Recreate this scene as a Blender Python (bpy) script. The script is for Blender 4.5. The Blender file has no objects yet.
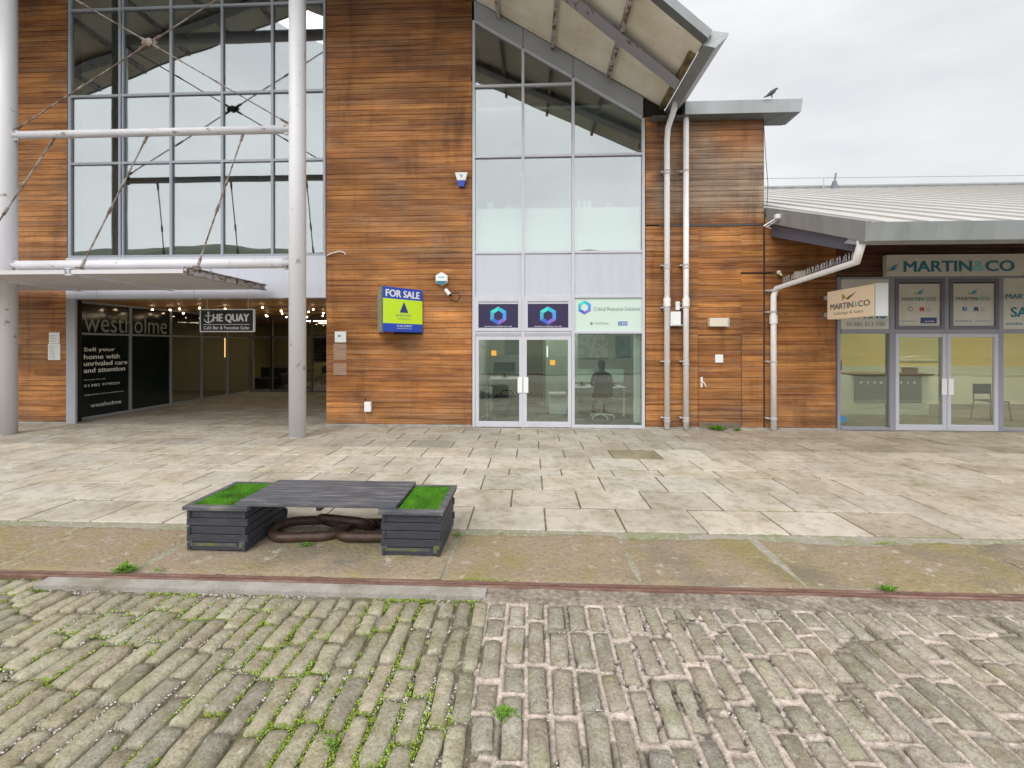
import bpy, bmesh, math, random
import numpy as np
from mathutils import Vector, Matrix, noise
random.seed(7)
R = math.radians
S = bpy.context.scene
COL = S.collection
# ---------------------------------------------------------------- camera
F, H, A = 420.0, 1.8, R(2.45)
ca, sa = math.cos(A), math.sin(A)
cam = bpy.data.cameras.new('camera'); co = bpy.data.objects.new('camera', cam); COL.objects.link(co)
cam.sensor_width = 36; cam.lens = F/1024*36; cam.shift_y = -39/1024; cam.clip_end = 3000; cam.clip_start = .05
co.location = (0, 0, H); co.rotation_euler = (R(90), 0, A)
S.camera = co
# ---------------------------------------------------------------- sky and sun
SUN_EL, SUN_AZ = 48, 205          # azimuth of the sun, degrees clockwise from +Y
w = bpy.data.worlds.new('World'); S.world = w; w.use_nodes = True
nt = w.node_tree; nt.nodes.clear()
def wn(t, **k):
    n = nt.nodes.new(t)
    for a, b in k.items(): setattr(n, a, b)
    return n
sky = wn('ShaderNodeTexSky', sky_type='NISHITA', sun_disc=False, sun_elevation=R(SUN_EL), sun_rotation=R(SUN_AZ))
tc = wn('ShaderNodeTexCoord'); mp = wn('ShaderNodeMapping'); mp.inputs['Scale'].default_value = (1, 1, 3)
ns = wn('ShaderNodeTexNoise'); ns.inputs['Scale'].default_value = 2.2; ns.inputs['Detail'].default_value = 6; ns.inputs['Roughness'].default_value = .55
ns.inputs['Distortion'].default_value = .4
cr = wn('ShaderNodeValToRGB'); cr.color_ramp.elements[0].position = .32; cr.color_ramp.elements[0].color = (.68, .69, .715, 1)
cr.color_ramp.elements[1].position = .68; cr.color_ramp.elements[1].color = (.83, .835, .85, 1)
sc = wn('ShaderNodeMix', data_type='RGBA', blend_type='MULTIPLY'); sc.inputs[0].default_value = 1; sc.inputs[7].default_value = (10.0, 10.0, 10.0, 1)
mx = wn('ShaderNodeMix', data_type='RGBA'); mx.inputs[0].default_value = .95
bg = wn('ShaderNodeBackground'); bg.inputs[1].default_value = .1
ow = wn('ShaderNodeOutputWorld')
L = nt.links.new
L(tc.outputs['Generated'], mp.inputs[0]); L(mp.outputs[0], ns.inputs['Vector']); L(ns.outputs['Fac'], cr.inputs[0])
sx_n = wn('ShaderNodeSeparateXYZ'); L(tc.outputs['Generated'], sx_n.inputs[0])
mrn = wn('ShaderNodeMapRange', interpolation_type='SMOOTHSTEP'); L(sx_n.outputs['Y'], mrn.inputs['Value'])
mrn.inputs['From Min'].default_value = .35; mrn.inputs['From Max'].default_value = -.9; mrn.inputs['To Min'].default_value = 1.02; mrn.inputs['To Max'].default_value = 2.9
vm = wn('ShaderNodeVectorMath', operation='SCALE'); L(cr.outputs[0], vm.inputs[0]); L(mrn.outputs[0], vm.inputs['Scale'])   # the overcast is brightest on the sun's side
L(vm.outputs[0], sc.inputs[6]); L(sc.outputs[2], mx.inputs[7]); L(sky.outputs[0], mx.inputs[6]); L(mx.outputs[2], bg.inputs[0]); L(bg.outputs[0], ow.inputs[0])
sl = bpy.data.lights.new('sun', 'SUN'); so = bpy.data.objects.new('sun', sl); COL.objects.link(so)
sl.energy = 1.2; sl.angle = R(30); sl.color = (1, .97, .92)
az = R(SUN_AZ); el = R(SUN_EL)
sd = Vector((math.sin(az)*math.cos(el), math.cos(az)*math.cos(el), math.sin(el)))
so.rotation_euler = (-sd).to_track_quat('-Z', 'Y').to_euler(); so.location = (0, -5, 30)
vs = S.view_settings; vs.view_transform = 'Standard'; vs.look = 'None'; vs.gamma = 1; vs.exposure = 0.22; vs.use_curve_mapping = False
# ---------------------------------------------------------------- pixel-to-plane survey helpers
YF = 9.2
def P(u, v, Y):
    r = (u-512)/F; t = Y/(ca+r*sa)
    return Vector((t*(r*ca-sa), Y, H-(v-345)/F*t))
def fx(u, Y=YF): return P(u, 345, Y).x
def fz(u, v, Y=YF): return P(u, v, Y).z
def G(u, v, z=0):
    r = (u-512)/F; t = (H-z)*F/(v-345)
    return Vector((t*(r*ca-sa), t*(ca+r*sa), z))
# ---------------------------------------------------------------- object helpers
ORG = {}
def empty(name, loc):
    o = bpy.data.objects.new(name, None); COL.objects.link(o); o.location = loc; o.empty_display_size = .2
    ORG[o.name] = Vector(loc); return o
def tag(o, label, cat, group=None):
    o['label'] = label; o['category'] = cat
    if group: o['group'] = group
    return o
def thing(name, label, cat, loc, group=None):
    return tag(empty(name, loc), label, cat, group)
class MB:
    def __init__(s): s.v = []; s.f = []; s.c = []; s.cc = (1, 1, 1)
    def av(s, p): s.v.append(tuple(p)); s.c.append(s.cc); return len(s.v)-1
    def face(s, pts): s.f.append([s.av(p) for p in pts])
    def hexa(s, p):   # 8 pts: bottom 4 ccw, top 4 ccw
        i = [s.av(q) for q in p]
        for a in ((3,2,1,0),(4,5,6,7),(0,1,5,4),(1,2,6,5),(2,3,7,6),(3,0,4,7)): s.f.append([i[k] for k in a])
    def box(s, x0, x1, y0, y1, z0, z1):
        if x0>x1: x0,x1=x1,x0
        if y0>y1: y0,y1=y1,y0
        if z0>z1: z0,z1=z1,z0
        s.hexa([(x0,y0,z0),(x1,y0,z0),(x1,y1,z0),(x0,y1,z0),(x0,y0,z1),(x1,y0,z1),(x1,y1,z1),(x0,y1,z1)])
    def prism(s, poly, d):
        d = Vector(d); a = [s.av(p) for p in poly]; b = [s.av(Vector(p)+d) for p in poly]; n = len(poly)
        s.f.append(a[::-1]); s.f.append(b)
        for i in range(n): j = (i+1)%n; s.f.append([a[i],a[j],b[j],b[i]])
    def bar(s, p0, p1, w, h, up=(0,0,1)):
        p0 = Vector(p0); p1 = Vector(p1); d = (p1-p0).normalized(); u = Vector(up)
        sd_ = d.cross(u).normalized(); u = sd_.cross(d).normalized()
        q = []
        for p in (p0, p1):
            q.append([p-sd_*w/2-u*h/2, p+sd_*w/2-u*h/2, p+sd_*w/2+u*h/2, p-sd_*w/2+u*h/2])
        s.hexa(q[0]+q[1])
    def tube(s, pts, r, n=12, cap=True):
        pts = [Vector(p) for p in pts]; rs = r if isinstance(r, (list, tuple)) else [r]*len(pts)
        rings = []; ref = None
        for i, p in enumerate(pts):
            if i == 0: d = pts[1]-p
            elif i == len(pts)-1: d = p-pts[i-1]
            else: d = (pts[i+1]-p).normalized()+(p-pts[i-1]).normalized()
            d.normalize()
            if ref is None: ref = Vector((0,0,1)) if abs(d.z) < .9 else Vector((1,0,0))
            a = d.cross(ref).normalized(); b = a.cross(d).normalized(); ref = b
            rings.append([s.av(p+(a*math.cos(2*math.pi*k/n)+b*math.sin(2*math.pi*k/n))*rs[i]) for k in range(n)])
        for i in range(len(rings)-1):
            for k in range(n):
                m = (k+1)%n; s.f.append([rings[i][k],rings[i][m],rings[i+1][m],rings[i+1][k]])
        if cap: s.f.append(rings[0][::-1]); s.f.append(rings[-1])
    def loop(s, fn, N, r, n=12):  # closed tube
        rings = []
        for i in range(N):
            p = fn(i/N); d = (fn((i+.5)/N)-fn((i-.5)/N)).normalized()
            up = s.lup; a = d.cross(up).normalized(); b = a.cross(d)
            rings.append([s.av(p+(a*math.cos(2*math.pi*k/n)+b*math.sin(2*math.pi*k/n))*r) for k in range(n)])
        for i in range(N):
            for k in range(n):
                m = (k+1)%n; j = (i+1)%N; s.f.append([rings[i][k],rings[i][m],rings[j][m],rings[j][k]])
    def sphere(s, c, rx, ry=None, rz=None, n=12, m=8):
        ry = ry or rx; rz = rz or rx; c = Vector(c); rows = []
        for i in range(m+1):
            th = math.pi*i/m
            rows.append([s.av(c+Vector((rx*math.sin(th)*math.cos(2*math.pi*k/n), ry*math.sin(th)*math.sin(2*math.pi*k/n), rz*math.cos(th)))) for k in range(n)])
        for i in range(m):
            for k in range(n):
                j = (k+1)%n; s.f.append([rows[i][k],rows[i+1][k],rows[i+1][j],rows[i][j]])
    def build(s, name, mat, parent=None, smooth=False, bevel=0, label=None, kind=None, col=False):
        me = bpy.data.meshes.new(name)
        V = np.array(s.v, dtype=float)
        if parent is not None: org = ORG[parent.name]
        else:
            org = Vector(((V[:,0].min()+V[:,0].max())/2, (V[:,1].min()+V[:,1].max())/2, V[:,2].min())) if kind is None else Vector((0,0,0))
        V = V-np.array(org)
        me.from_pydata(V.tolist(), [], s.f); me.update()
        if col:
            at = me.color_attributes.new('Col', 'FLOAT_COLOR', 'POINT')
            at.data.foreach_set('color', np.concatenate([np.array(s.c, dtype=float), np.ones((len(s.c),1))], 1).ravel())
        me.materials.append(mat)
        if smooth: me.polygons.foreach_set('use_smooth', [True]*len(me.polygons))
        bm = bmesh.new(); bm.from_mesh(me); bmesh.ops.remove_doubles(bm, verts=bm.verts, dist=1e-6) if not col else None
        bmesh.ops.recalc_face_normals(bm, faces=bm.faces); bm.to_mesh(me); bm.free()
        o = bpy.data.objects.new(name, me); COL.objects.link(o)
        if parent is not None: o.parent = parent; ORG[o.name] = org
        else: o.location = org; ORG[o.name] = Vector(org)
        if bevel:
            b = o.modifiers.new('bevel', 'BEVEL'); b.width = bevel; b.segments = 2; b.limit_method = 'ANGLE'
        if label: o['label'] = label
        if kind: o['kind'] = kind
        return o
def part(name, mat, parent, *boxes, bevel=0, **k):
    m = MB()
    for b in boxes: m.box(*b)
    return m.build(name, mat, parent, bevel=bevel, **k)
def text(s_, org, xd, width, height, mat, parent, up=(0,0,1), name='lettering', th=.003, shear=0, bold=0):
    cu = bpy.data.curves.new('t', 'FONT'); cu.body = s_; cu.size = 1; cu.resolution_u = 3; cu.shear = shear
    ob = bpy.data.objects.new('t', cu); COL.objects.link(ob)
    bpy.context.view_layer.update()
    me0 = ob.evaluated_get(bpy.context.evaluated_depsgraph_get()).to_mesh()
    V = np.array([v.co[:] for v in me0.vertices]); Fc = [list(p.vertices) for p in me0.polygons]
    ob.evaluated_get(bpy.context.evaluated_depsgraph_get()).to_mesh_clear()
    bpy.data.objects.remove(ob); bpy.data.curves.remove(cu)
    xd = Vector(xd).normalized(); up = Vector(up); n = xd.cross(up).normalized(); org = Vector(org)
    x0, x1 = V[:,0].min(), V[:,0].max(); y0, y1 = V[:,1].min(), V[:,1].max()
    m = MB()
    nb = len(V); wb = min(bold, .06)*height*1.0
    for k_, (ox, oz) in enumerate(((0,0),(1,0),(-1,0),(.5,.5),(-.5,-.5)) if bold else ((0,0),)):
        for v in V:
            m.av(org+xd*((v[0]-x0)/(x1-x0)*width+ox*wb)+up*((v[1]-y0)/(y1-y0)*height+oz*wb)+n*(th+.0006*k_))
        m.f += [[i+nb*k_ for i in f_] for f_ in Fc]
    return m.build(name, mat, parent)
# ---------------------------------------------------------------- materials
MATS = {}
def mat(name, col=(.5,.5,.5), rough=.6, metal=0, spec=.5, noise_=None, bump=None, attr=False, emit=None, trans=None):
    """noise_: list of (scale xyz, detail, lo, hi, colour, amount)  bump: (scale, strength, distance)"""
    if name in MATS: return MATS[name]
    m = bpy.data.materials.new(name); m.use_nodes = True; t = m.node_tree; n = t.nodes; l = t.links.new
    b = n['Principled BSDF']; b.inputs['Roughness'].default_value = rough; b.inputs['Metallic'].default_value = metal
    b.inputs['Specular IOR Level'].default_value = spec
    tcn = n.new('ShaderNodeTexCoord'); geo = n.new('ShaderNodeNewGeometry')
    if attr:
        at = n.new('ShaderNodeAttribute'); at.attribute_name = 'Col'; cur = at.outputs['Color']
    else:
        rgb = n.new('ShaderNodeRGB'); rgb.outputs[0].default_value = (*col, 1); cur = rgb.outputs[0]
    for (scl, det, lo, hi, c, amt) in (noise_ or []):
        mpn = n.new('ShaderNodeMapping'); mpn.inputs['Scale'].default_value = scl if isinstance(scl, tuple) else (scl,)*3
        mpn.inputs['Location'].default_value = (random.uniform(-9,9),)*3
        l(geo.outputs['Position'], mpn.inputs[0])
        nz = n.new('ShaderNodeTexNoise'); nz.inputs['Scale'].default_value = 1; nz.inputs['Detail'].default_value = det; nz.inputs['Roughness'].default_value = .6
        l(mpn.outputs[0], nz.inputs['Vector'])
        mr = n.new('ShaderNodeMapRange'); mr.inputs['From Min'].default_value = lo; mr.inputs['From Max'].default_value = hi; mr.inputs['To Max'].default_value = amt
        l(nz.outputs['Fac'], mr.inputs['Value'])
        mi = n.new('ShaderNodeMix'); mi.data_type = 'RGBA'; l(mr.outputs[0], mi.inputs[0])
        if len(c) == 4: mi.blend_type = 'MULTIPLY'
        l(cur, mi.inputs[6]); mi.inputs[7].default_value = (*c[:3], 1); cur = mi.outputs[2]
    l(cur, b.inputs['Base Color'])
    if bump:
        bs, st, dist = bump
        mpn = n.new('ShaderNodeMapping'); mpn.inputs['Scale'].default_value = bs if isinstance(bs, tuple) else (bs,)*3
        l(geo.outputs['Position'], mpn.inputs[0])
        nz = n.new('ShaderNodeTexNoise'); nz.inputs['Scale'].default_value = 1; nz.inputs['Detail'].default_value = 5; l(mpn.outputs[0], nz.inputs['Vector'])
        bp = n.new('ShaderNodeBump'); bp.inputs['Strength'].default_value = st; bp.inputs['Distance'].default_value = dist
        l(nz.outputs['Fac'], bp.inputs['Height']); l(bp.outputs[0], b.inputs['Normal'])
    if emit:
        b.inputs['Emission Color'].default_value = (*emit[:3], 1); b.inputs['Emission Strength'].default_value = emit[3]
    MATS[name] = m; return m
def glass(name, refl, tint, rtint=(.9,.95,.95), fres=.9, wave=.008):
    if name in MATS: return MATS[name]
    m = bpy.data.materials.new(name); m.use_nodes = True; t = m.node_tree; n = t.nodes; l = t.links.new
    n.clear(); o = n.new('ShaderNodeOutputMaterial')
    tr = n.new('ShaderNodeBsdfTransparent'); tr.inputs[0].default_value = (*tint, 1)
    gl = n.new('ShaderNodeBsdfGlossy'); gl.inputs[0].default_value = (*rtint, 1); gl.inputs['Roughness'].default_value = 0.0
    lw0 = n.new('ShaderNodeLayerWeight'); lw0.inputs[0].default_value = .5; lw = n.new('ShaderNodeMath'); lw.operation = 'POWER'; lw.inputs[1].default_value = 5; l(lw0.outputs['Facing'], lw.inputs[0])
    ma = n.new('ShaderNodeMath'); ma.operation = 'MULTIPLY_ADD'; ma.inputs[1].default_value = fres; ma.inputs[2].default_value = refl; ma.use_clamp = True
    l(lw.outputs[0], ma.inputs[0])
    geo = n.new('ShaderNodeNewGeometry'); nz = n.new('ShaderNodeTexNoise'); nz.inputs['Scale'].default_value = .9; nz.inputs['Detail'].default_value = 1
    l(geo.outputs['Position'], nz.inputs['Vector'])
    bp = n.new('ShaderNodeBump'); bp.inputs['Strength'].default_value = .5; bp.inputs['Distance'].default_value = wave; l(nz.outputs['Fac'], bp.inputs['Height']); l(bp.outputs[0], gl.inputs['Normal'])
    mi = n.new('ShaderNodeMixShader'); l(ma.outputs[0], mi.inputs[0]); l(tr.outputs[0], mi.inputs[1]); l(gl.outputs[0], mi.inputs[2]); l(mi.outputs[0], o.inputs[0])
    MATS[name] = m; return m
G_up = glass('coated_glass', .2, (.62,.7,.68), (.95,.96,.97))
G_mid = glass('office_upper_glass', .185, (.72,.78,.76), (.94,.95,.95))
G_low = glass('shop_glass', .17, (.82,.88,.84), (.9,.95,.92))
G_dark = glass('passage_glass', .04, (.8,.8,.76), (.8,.85,.8), fres=.6)
M_wood = mat('cedar_boards', attr=True, rough=.62, spec=.3, noise_=[((.7,.7,22),6,.4,.66,(.38,.29,.22,0),.75),((2.2,2.2,90),4,.45,.7,(.55,.45,.38,0),.7),((.9,.9,1.6),3,.42,.66,(1.4,1.34,1.2,0),.7),((3.2,3.2,.5),5,.54,.72,(.45,.38,.34,0),.6),((7,7,120),3,.4,.75,(1.25,1.2,1.1,0),.5),((1.1,1.1,3.0),4,.5,.72,(.3,.25,.25,0),.55),((.6,.6,14),4,.52,.66,(.36,.27,.2),.22),((14,14,14),4,.6,.72,(.09,.05,.035),.5)], bump=((3,3,160),.35,.01))
M_gap = mat('board_gap', (.02,.012,.008), .9)
M_alu = mat('grey_aluminium', (.36,.37,.41), .45, .0, noise_=[(3,3,.4,.7,(.8,.8,.8,0),.4)])
M_mull = mat('mullion_grey', (.3,.32,.36), .4, 0)
M_light_alu = mat('pale_aluminium', (.52,.52,.57), .45, noise_=[((4,4,1),4,.45,.75,(.75,.75,.75,0),.4)])
M_panel = mat('spandrel_panel', (.5,.51,.57), .4, noise_=[((6,6,.6),3,.45,.75,(.85,.85,.85,0),.5)])
M_dgrey = mat('dark_window_frame', (.14,.135,.165), .5, noise_=[(5,3,.4,.7,(.8,.8,.8,0),.4)])
M_roof = mat('roof_sheet', (.54,.52,.49), .5, .15, noise_=[((.7,.1,.7),5,.4,.7,(.62,.62,.6,0),.6),((2,12,2),4,.5,.75,(.25,.24,.2),.3)])
M_fascia = mat('fascia_metal', (.3,.315,.32), .45, .1, noise_=[((2.5,2.5,.3),5,.42,.72,(.68,.7,.66,0),.7),((9,9,.8),4,.55,.75,(.2,.19,.15),.35)])
M_fascia_d = mat('fascia_shaded', (.13,.14,.14), .6, noise_=[(3,5,.45,.7,(.07,.07,.05),.6)])  # fascia metal darkened: shade of the downward faces painted into the colour
M_soffit = mat('soffit_cream', (.88,.84,.74), .7, noise_=[((1.2,1.2,1.2),5,.42,.72,(.74,.68,.55,0),.7),((.5,14,.5),3,.5,.8,(.6,.5,.35,0),.3),(9,6,.64,.75,(.3,.2,.11),.5)], bump=((1,40,1),.15,.01))
M_steel = mat('painted_steel', (.7,.69,.72), .5, noise_=[((5,5,5),6,.62,.72,(.26,.15,.08),.8),((1.5,1.5,.5),4,.4,.7,(.82,.82,.8,0),.5)])
M_rusty = mat('flaking_steel', (.44,.43,.44), .7, noise_=[((9,9,9),6,.5,.58,(.16,.075,.035),.95),(30,4,.5,.7,(.5,.45,.4,0),.5)], bump=(40,.4,.01))
M_xtube = mat('rust_spotted_tube', (.62,.61,.63), .6, noise_=[((4,9,9),6,.6,.67,(.2,.11,.06),.85),(2,4,.45,.7,(.75,.74,.72,0),.5)])
M_rod = mat('rusted_rod', (.3,.27,.24), .8, noise_=[((7,7,7),6,.42,.55,(.13,.075,.045),.9)])
M_beam = mat('lavender_beam', (.36,.35,.4), .6, noise_=[((6,6,6),6,.6,.68,(.15,.085,.05),.9)])
M_pipe = mat('pvc_pipe', (.78,.76,.75), .45, noise_=[((20,20,4),5,.55,.75,(.42,.38,.34),.5)])
M_pipe_m = mat('bracket_metal', (.45,.45,.46), .5)
M_white = mat('white_paint', (.74,.74,.73), .5, noise_=[(8,4,.5,.75,(.8,.8,.76,0),.5)])
M_cream = mat('cream_plastic', (.66,.6,.47), .5, noise_=[(8,4,.5,.75,(.8,.78,.7,0),.4)])
M_black = mat('black_paint', (.01,.01,.012), .5)
M_dark = mat('dark_fabric', (.02,.021,.026), .8)
M_conc = mat('pale_concrete', (.38,.355,.325), .85, noise_=[(3,6,.48,.62,(.24,.21,.15),.7),(6,6,.4,.7,(.7,.68,.62,0),.8),(60,3,.5,.7,(.75,.75,.75,0),.6)], bump=(60,.5,.01))
M_inwall = mat('interior_wall', (.55,.55,.5), .9)
M_inwall_g = mat('interior_wall_grey', (.24,.26,.24), .9)
M_inyel = mat('interior_yellow_wall', (.74,.56,.25), .85, noise_=[((.8,.8,.3),2,.4,.7,(.9,.85,.7,0),.6)])
M_infloor = mat('interior_floor', (.13,.12,.105), .7)
M_indark = mat('interior_dark', (.035,.035,.036), .9)
M_ceil = mat('timber_ceiling', (.42,.22,.08), .6, noise_=[((.6,14,1),4,.4,.7,(.5,.45,.4,0),.7)])
M_bulb = mat('warm_bulb', (1,.8,.5), .5, emit=(1,.74,.45,30))
M_tube = mat('amber_tube', (1,.6,.2), .5, emit=(1,.55,.15,3))
M_ceilp = mat('ceiling_light_panel', (1,.95,.85), .5, emit=(1,.88,.64,24))
M_ceilp2 = mat('office_light_panel', (1,.97,.92), .5, emit=(1,.97,.92,22))
# ---------------------------------------------------------------- structure: ground, water, hills
def sheet(name, z, x0, x1, y0, y1, m):
    b = MB(); b.face([(x0,y0,z),(x1,y0,z),(x1,y1,z),(x0,y1,z)]); return b.build(name, m, kind='structure')
M_asph = mat('asphalt', (.07,.068,.065), .9, noise_=[(2,5,.4,.7,(1.4,1.4,1.3,0),.6)], bump=(80,.4,.01))
QY = -7.0
sheet('ground', -.06, -400, 400, QY, 500, M_asph)
M_water = mat('water', (.05,.07,.075), .12, noise_=[(.2,3,.4,.6,(.8,.9,.9,0),.5)], bump=((.6,1.6,1),.5,.2))
sheet('water', -1.6, -900, 900, -900, QY-.35, M_water)
part('quay_wall', M_conc, None, (-400,400,QY-.35,QY,-3,.12), kind='structure')
hm = MB(); nx, ny = 120, 14
idx = {}
for j in range(ny):
    for i in range(nx):
        x = -700+1400*i/(nx-1); yy = -110-12*j
        k = math.sin(min(1, j/8)*math.pi/2)
        hgt = (52+8*noise.noise(Vector((x*.008, 3.3, 0)))+3*noise.noise(Vector((x*.04, 7, 0))))*k + 1.2*noise.noise(Vector((x*.2, yy*.2, 0)))
        idx[i, j] = hm.av((x, yy, -2+max(0, hgt)))
for j in range(ny-1):
    for i in range(nx-1): hm.f.append([idx[i,j], idx[i,j+1], idx[i+1,j+1], idx[i+1,j]])
M_hill = mat('hill_turf', (.3,.35,.26), .95, noise_=[(.05,6,.42,.6,(.14,.19,.11),.8),(.3,4,.5,.7,(.3,.3,.26),.4)])
hm.build('hills', M_hill, smooth=True, kind='structure')
# ---------------------------------------------------------------- paving slabs
M_slab = mat('paving_stone', attr=True, rough=.85, spec=.25, noise_=[(1.6,6,.42,.66,(.68,.65,.58,0),.8),(9,6,.48,.66,(.66,.63,.57,0),.7),(90,3,.45,.7,(.66,.66,.66,0),.6),(40,2,.7,.74,(.16,.15,.13),.6),((3,3,3),6,.6,.7,(.2,.2,.09),.5)], bump=(60,.35,.008))
rows = [4.09,4.67,5.24,5.82,6.13,6.72,7.31,7.9,8.49,9.08]
y = 9.08
while y < 15.6: y += .59; rows.append(y)
mb = MB(); rnd = random.Random(3)
for k in range(len(rows)-1):
    y0, y1 = rows[k], rows[k+1]
    L0 = .775 if y1-y0 > .4 else rnd.choice([.7])
    x = -15.5 + (.157 if k%2 == 0 else .545) % .775 - .0
    x = (.157 if k%2 == 0 else .56) - .775*21
    if k == 3: x += .2
    while x < 16:
        wd = L0 if k != 3 else rnd.uniform(.55,.9)
        x1 = x+wd
        if y0 > 9.1 and (x1 < -10.9 or x > -4.4): x = x1; continue
        g = .009; z = rnd.uniform(-.003,.003)
        v = rnd.uniform(.9,1.04); hue = rnd.uniform(-.008,.012)
        base = Vector((.55,.5,.42))*v
        if rnd.random() < .1: base *= .87
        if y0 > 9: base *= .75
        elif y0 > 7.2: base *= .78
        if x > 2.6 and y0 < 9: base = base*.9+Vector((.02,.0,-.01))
        if 1.2 < (x+x1)/2 < 1.98 and abs(y0-6.72) < .1: base = Vector((.3,.27,.19))
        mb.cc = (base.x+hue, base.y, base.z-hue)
        dz = [rnd.uniform(-.003,.003) for _ in range(4)]
        b = .006
        xa, xb, ya, yb_ = x+g, x1-g, y0+g*1.4, y1-g*1.4
        cr_ = [(xa,ya),(xb,ya),(xb,yb_),(xa,yb_)]; ci = [(xa+b,ya+b),(xb-b,ya+b),(xb-b,yb_-b),(xa+b,yb_-b)]
        i0 = [mb.av((p[0],p[1],-.03)) for p in cr_]; i1 = [mb.av((p[0],p[1],z-.005+d)) for p, d in zip(cr_, dz)]; i2 = [mb.av((p[0],p[1],z+d)) for p, d in zip(ci, dz)]
        for q in range(4):
            r_ = (q+1)%4; mb.f.append([i0[q],i0[r_],i1[r_],i1[q]]); mb.f.append([i1[q],i1[r_],i2[r_],i2[q]])
        mb.f.append(i2)
        x = x1
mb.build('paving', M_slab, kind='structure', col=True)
M_joint = mat('joint_dirt', (.1,.088,.062), .95, noise_=[(1.3,5,.46,.6,(.13,.17,.04),.9),(20,4,.5,.7,(.45,.42,.36),.5)], bump=(70,.6,.01))
sheet('paving_bed', -.011, -16, 16, 4.03, 15.8, M_joint)
# ---------------------------------------------------------------- quay cope stones
M_cope = mat('cope_stone', (.33,.26,.18), .9, spec=.2, noise_=[(1.1,6,.48,.66,(.27,.23,.08),.8),(.9,5,.52,.64,(.16,.15,.12),.6),(9,6,.6,.68,(.5,.46,.39),.65),(4,6,.55,.66,(.26,.24,.06),.4),(26,5,.5,.66,(.2,.15,.1),.5),(110,3,.4,.7,(.55,.55,.55,0),.6)], bump=((26,26,26),.7,.02))
mb = MB(); xs = [-9,-7.2,-5.6,-4.35,-3.15,-.68,.84,2.06,3.95,5.6,7.4,9.2]
def cope_far(x): return 3.98+.09*noise.noise(Vector((x*1.3,1,0)))+.05*noise.noise(Vector((x*6,2,0)))-(.22*max(0,1-abs(x-2.9)/.5) if x > 2.0 else 0)*.4
for a, b in zip(xs[:-1], xs[1:]):
    n = max(4, int((b-a)/.05)); m_ = 20
    tilt = rnd.uniform(-.006,.006); g = {}
    for i in range(n+1):
        for j in range(m_+1):
            x = a+.008+(b-a-.016)*i/n+ .004*noise.noise(Vector((a*3,j*.3,0)))*(1 if i in (0,n) else 0)
            far = cope_far(x); y = 3.19+(far-3.19)*j/m_ + (.012*noise.noise(Vector((x*5,9,0))) if j == 0 else 0)
            e = min(i, n-i, j, m_-j)
            z = .004+tilt*(x-(a+b)/2)+.008*noise.noise(Vector((x*2.2,y*2.2,4)))+.004*noise.noise(Vector((x*11,y*11,4)))-(.012 if e == 0 else 0)
            if abs(x+1.95)<.5 and y<3.42: z += .014*max(0,noise.noise(Vector((x*7,y*7,14)))+.2)
            g[i,j] = mb.av((x,y,z))
    for i in range(n):
        for j in range(m_): mb.f.append([g[i,j],g[i+1,j],g[i+1,j+1],g[i,j+1]])
mb.build('cope_stones', M_cope, kind='structure', smooth=True)
M_bed2 = mat('cope_joint', (.3,.27,.22), .95, noise_=[(2.2,5,.44,.56,(.17,.2,.06),.5),(30,4,.5,.7,(.5,.46,.4),.6)], bump=(60,.6,.01))
sheet('cope_bed', -.006, -9.3, 9.3, 3.17, 4.09, M_bed2)
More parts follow.
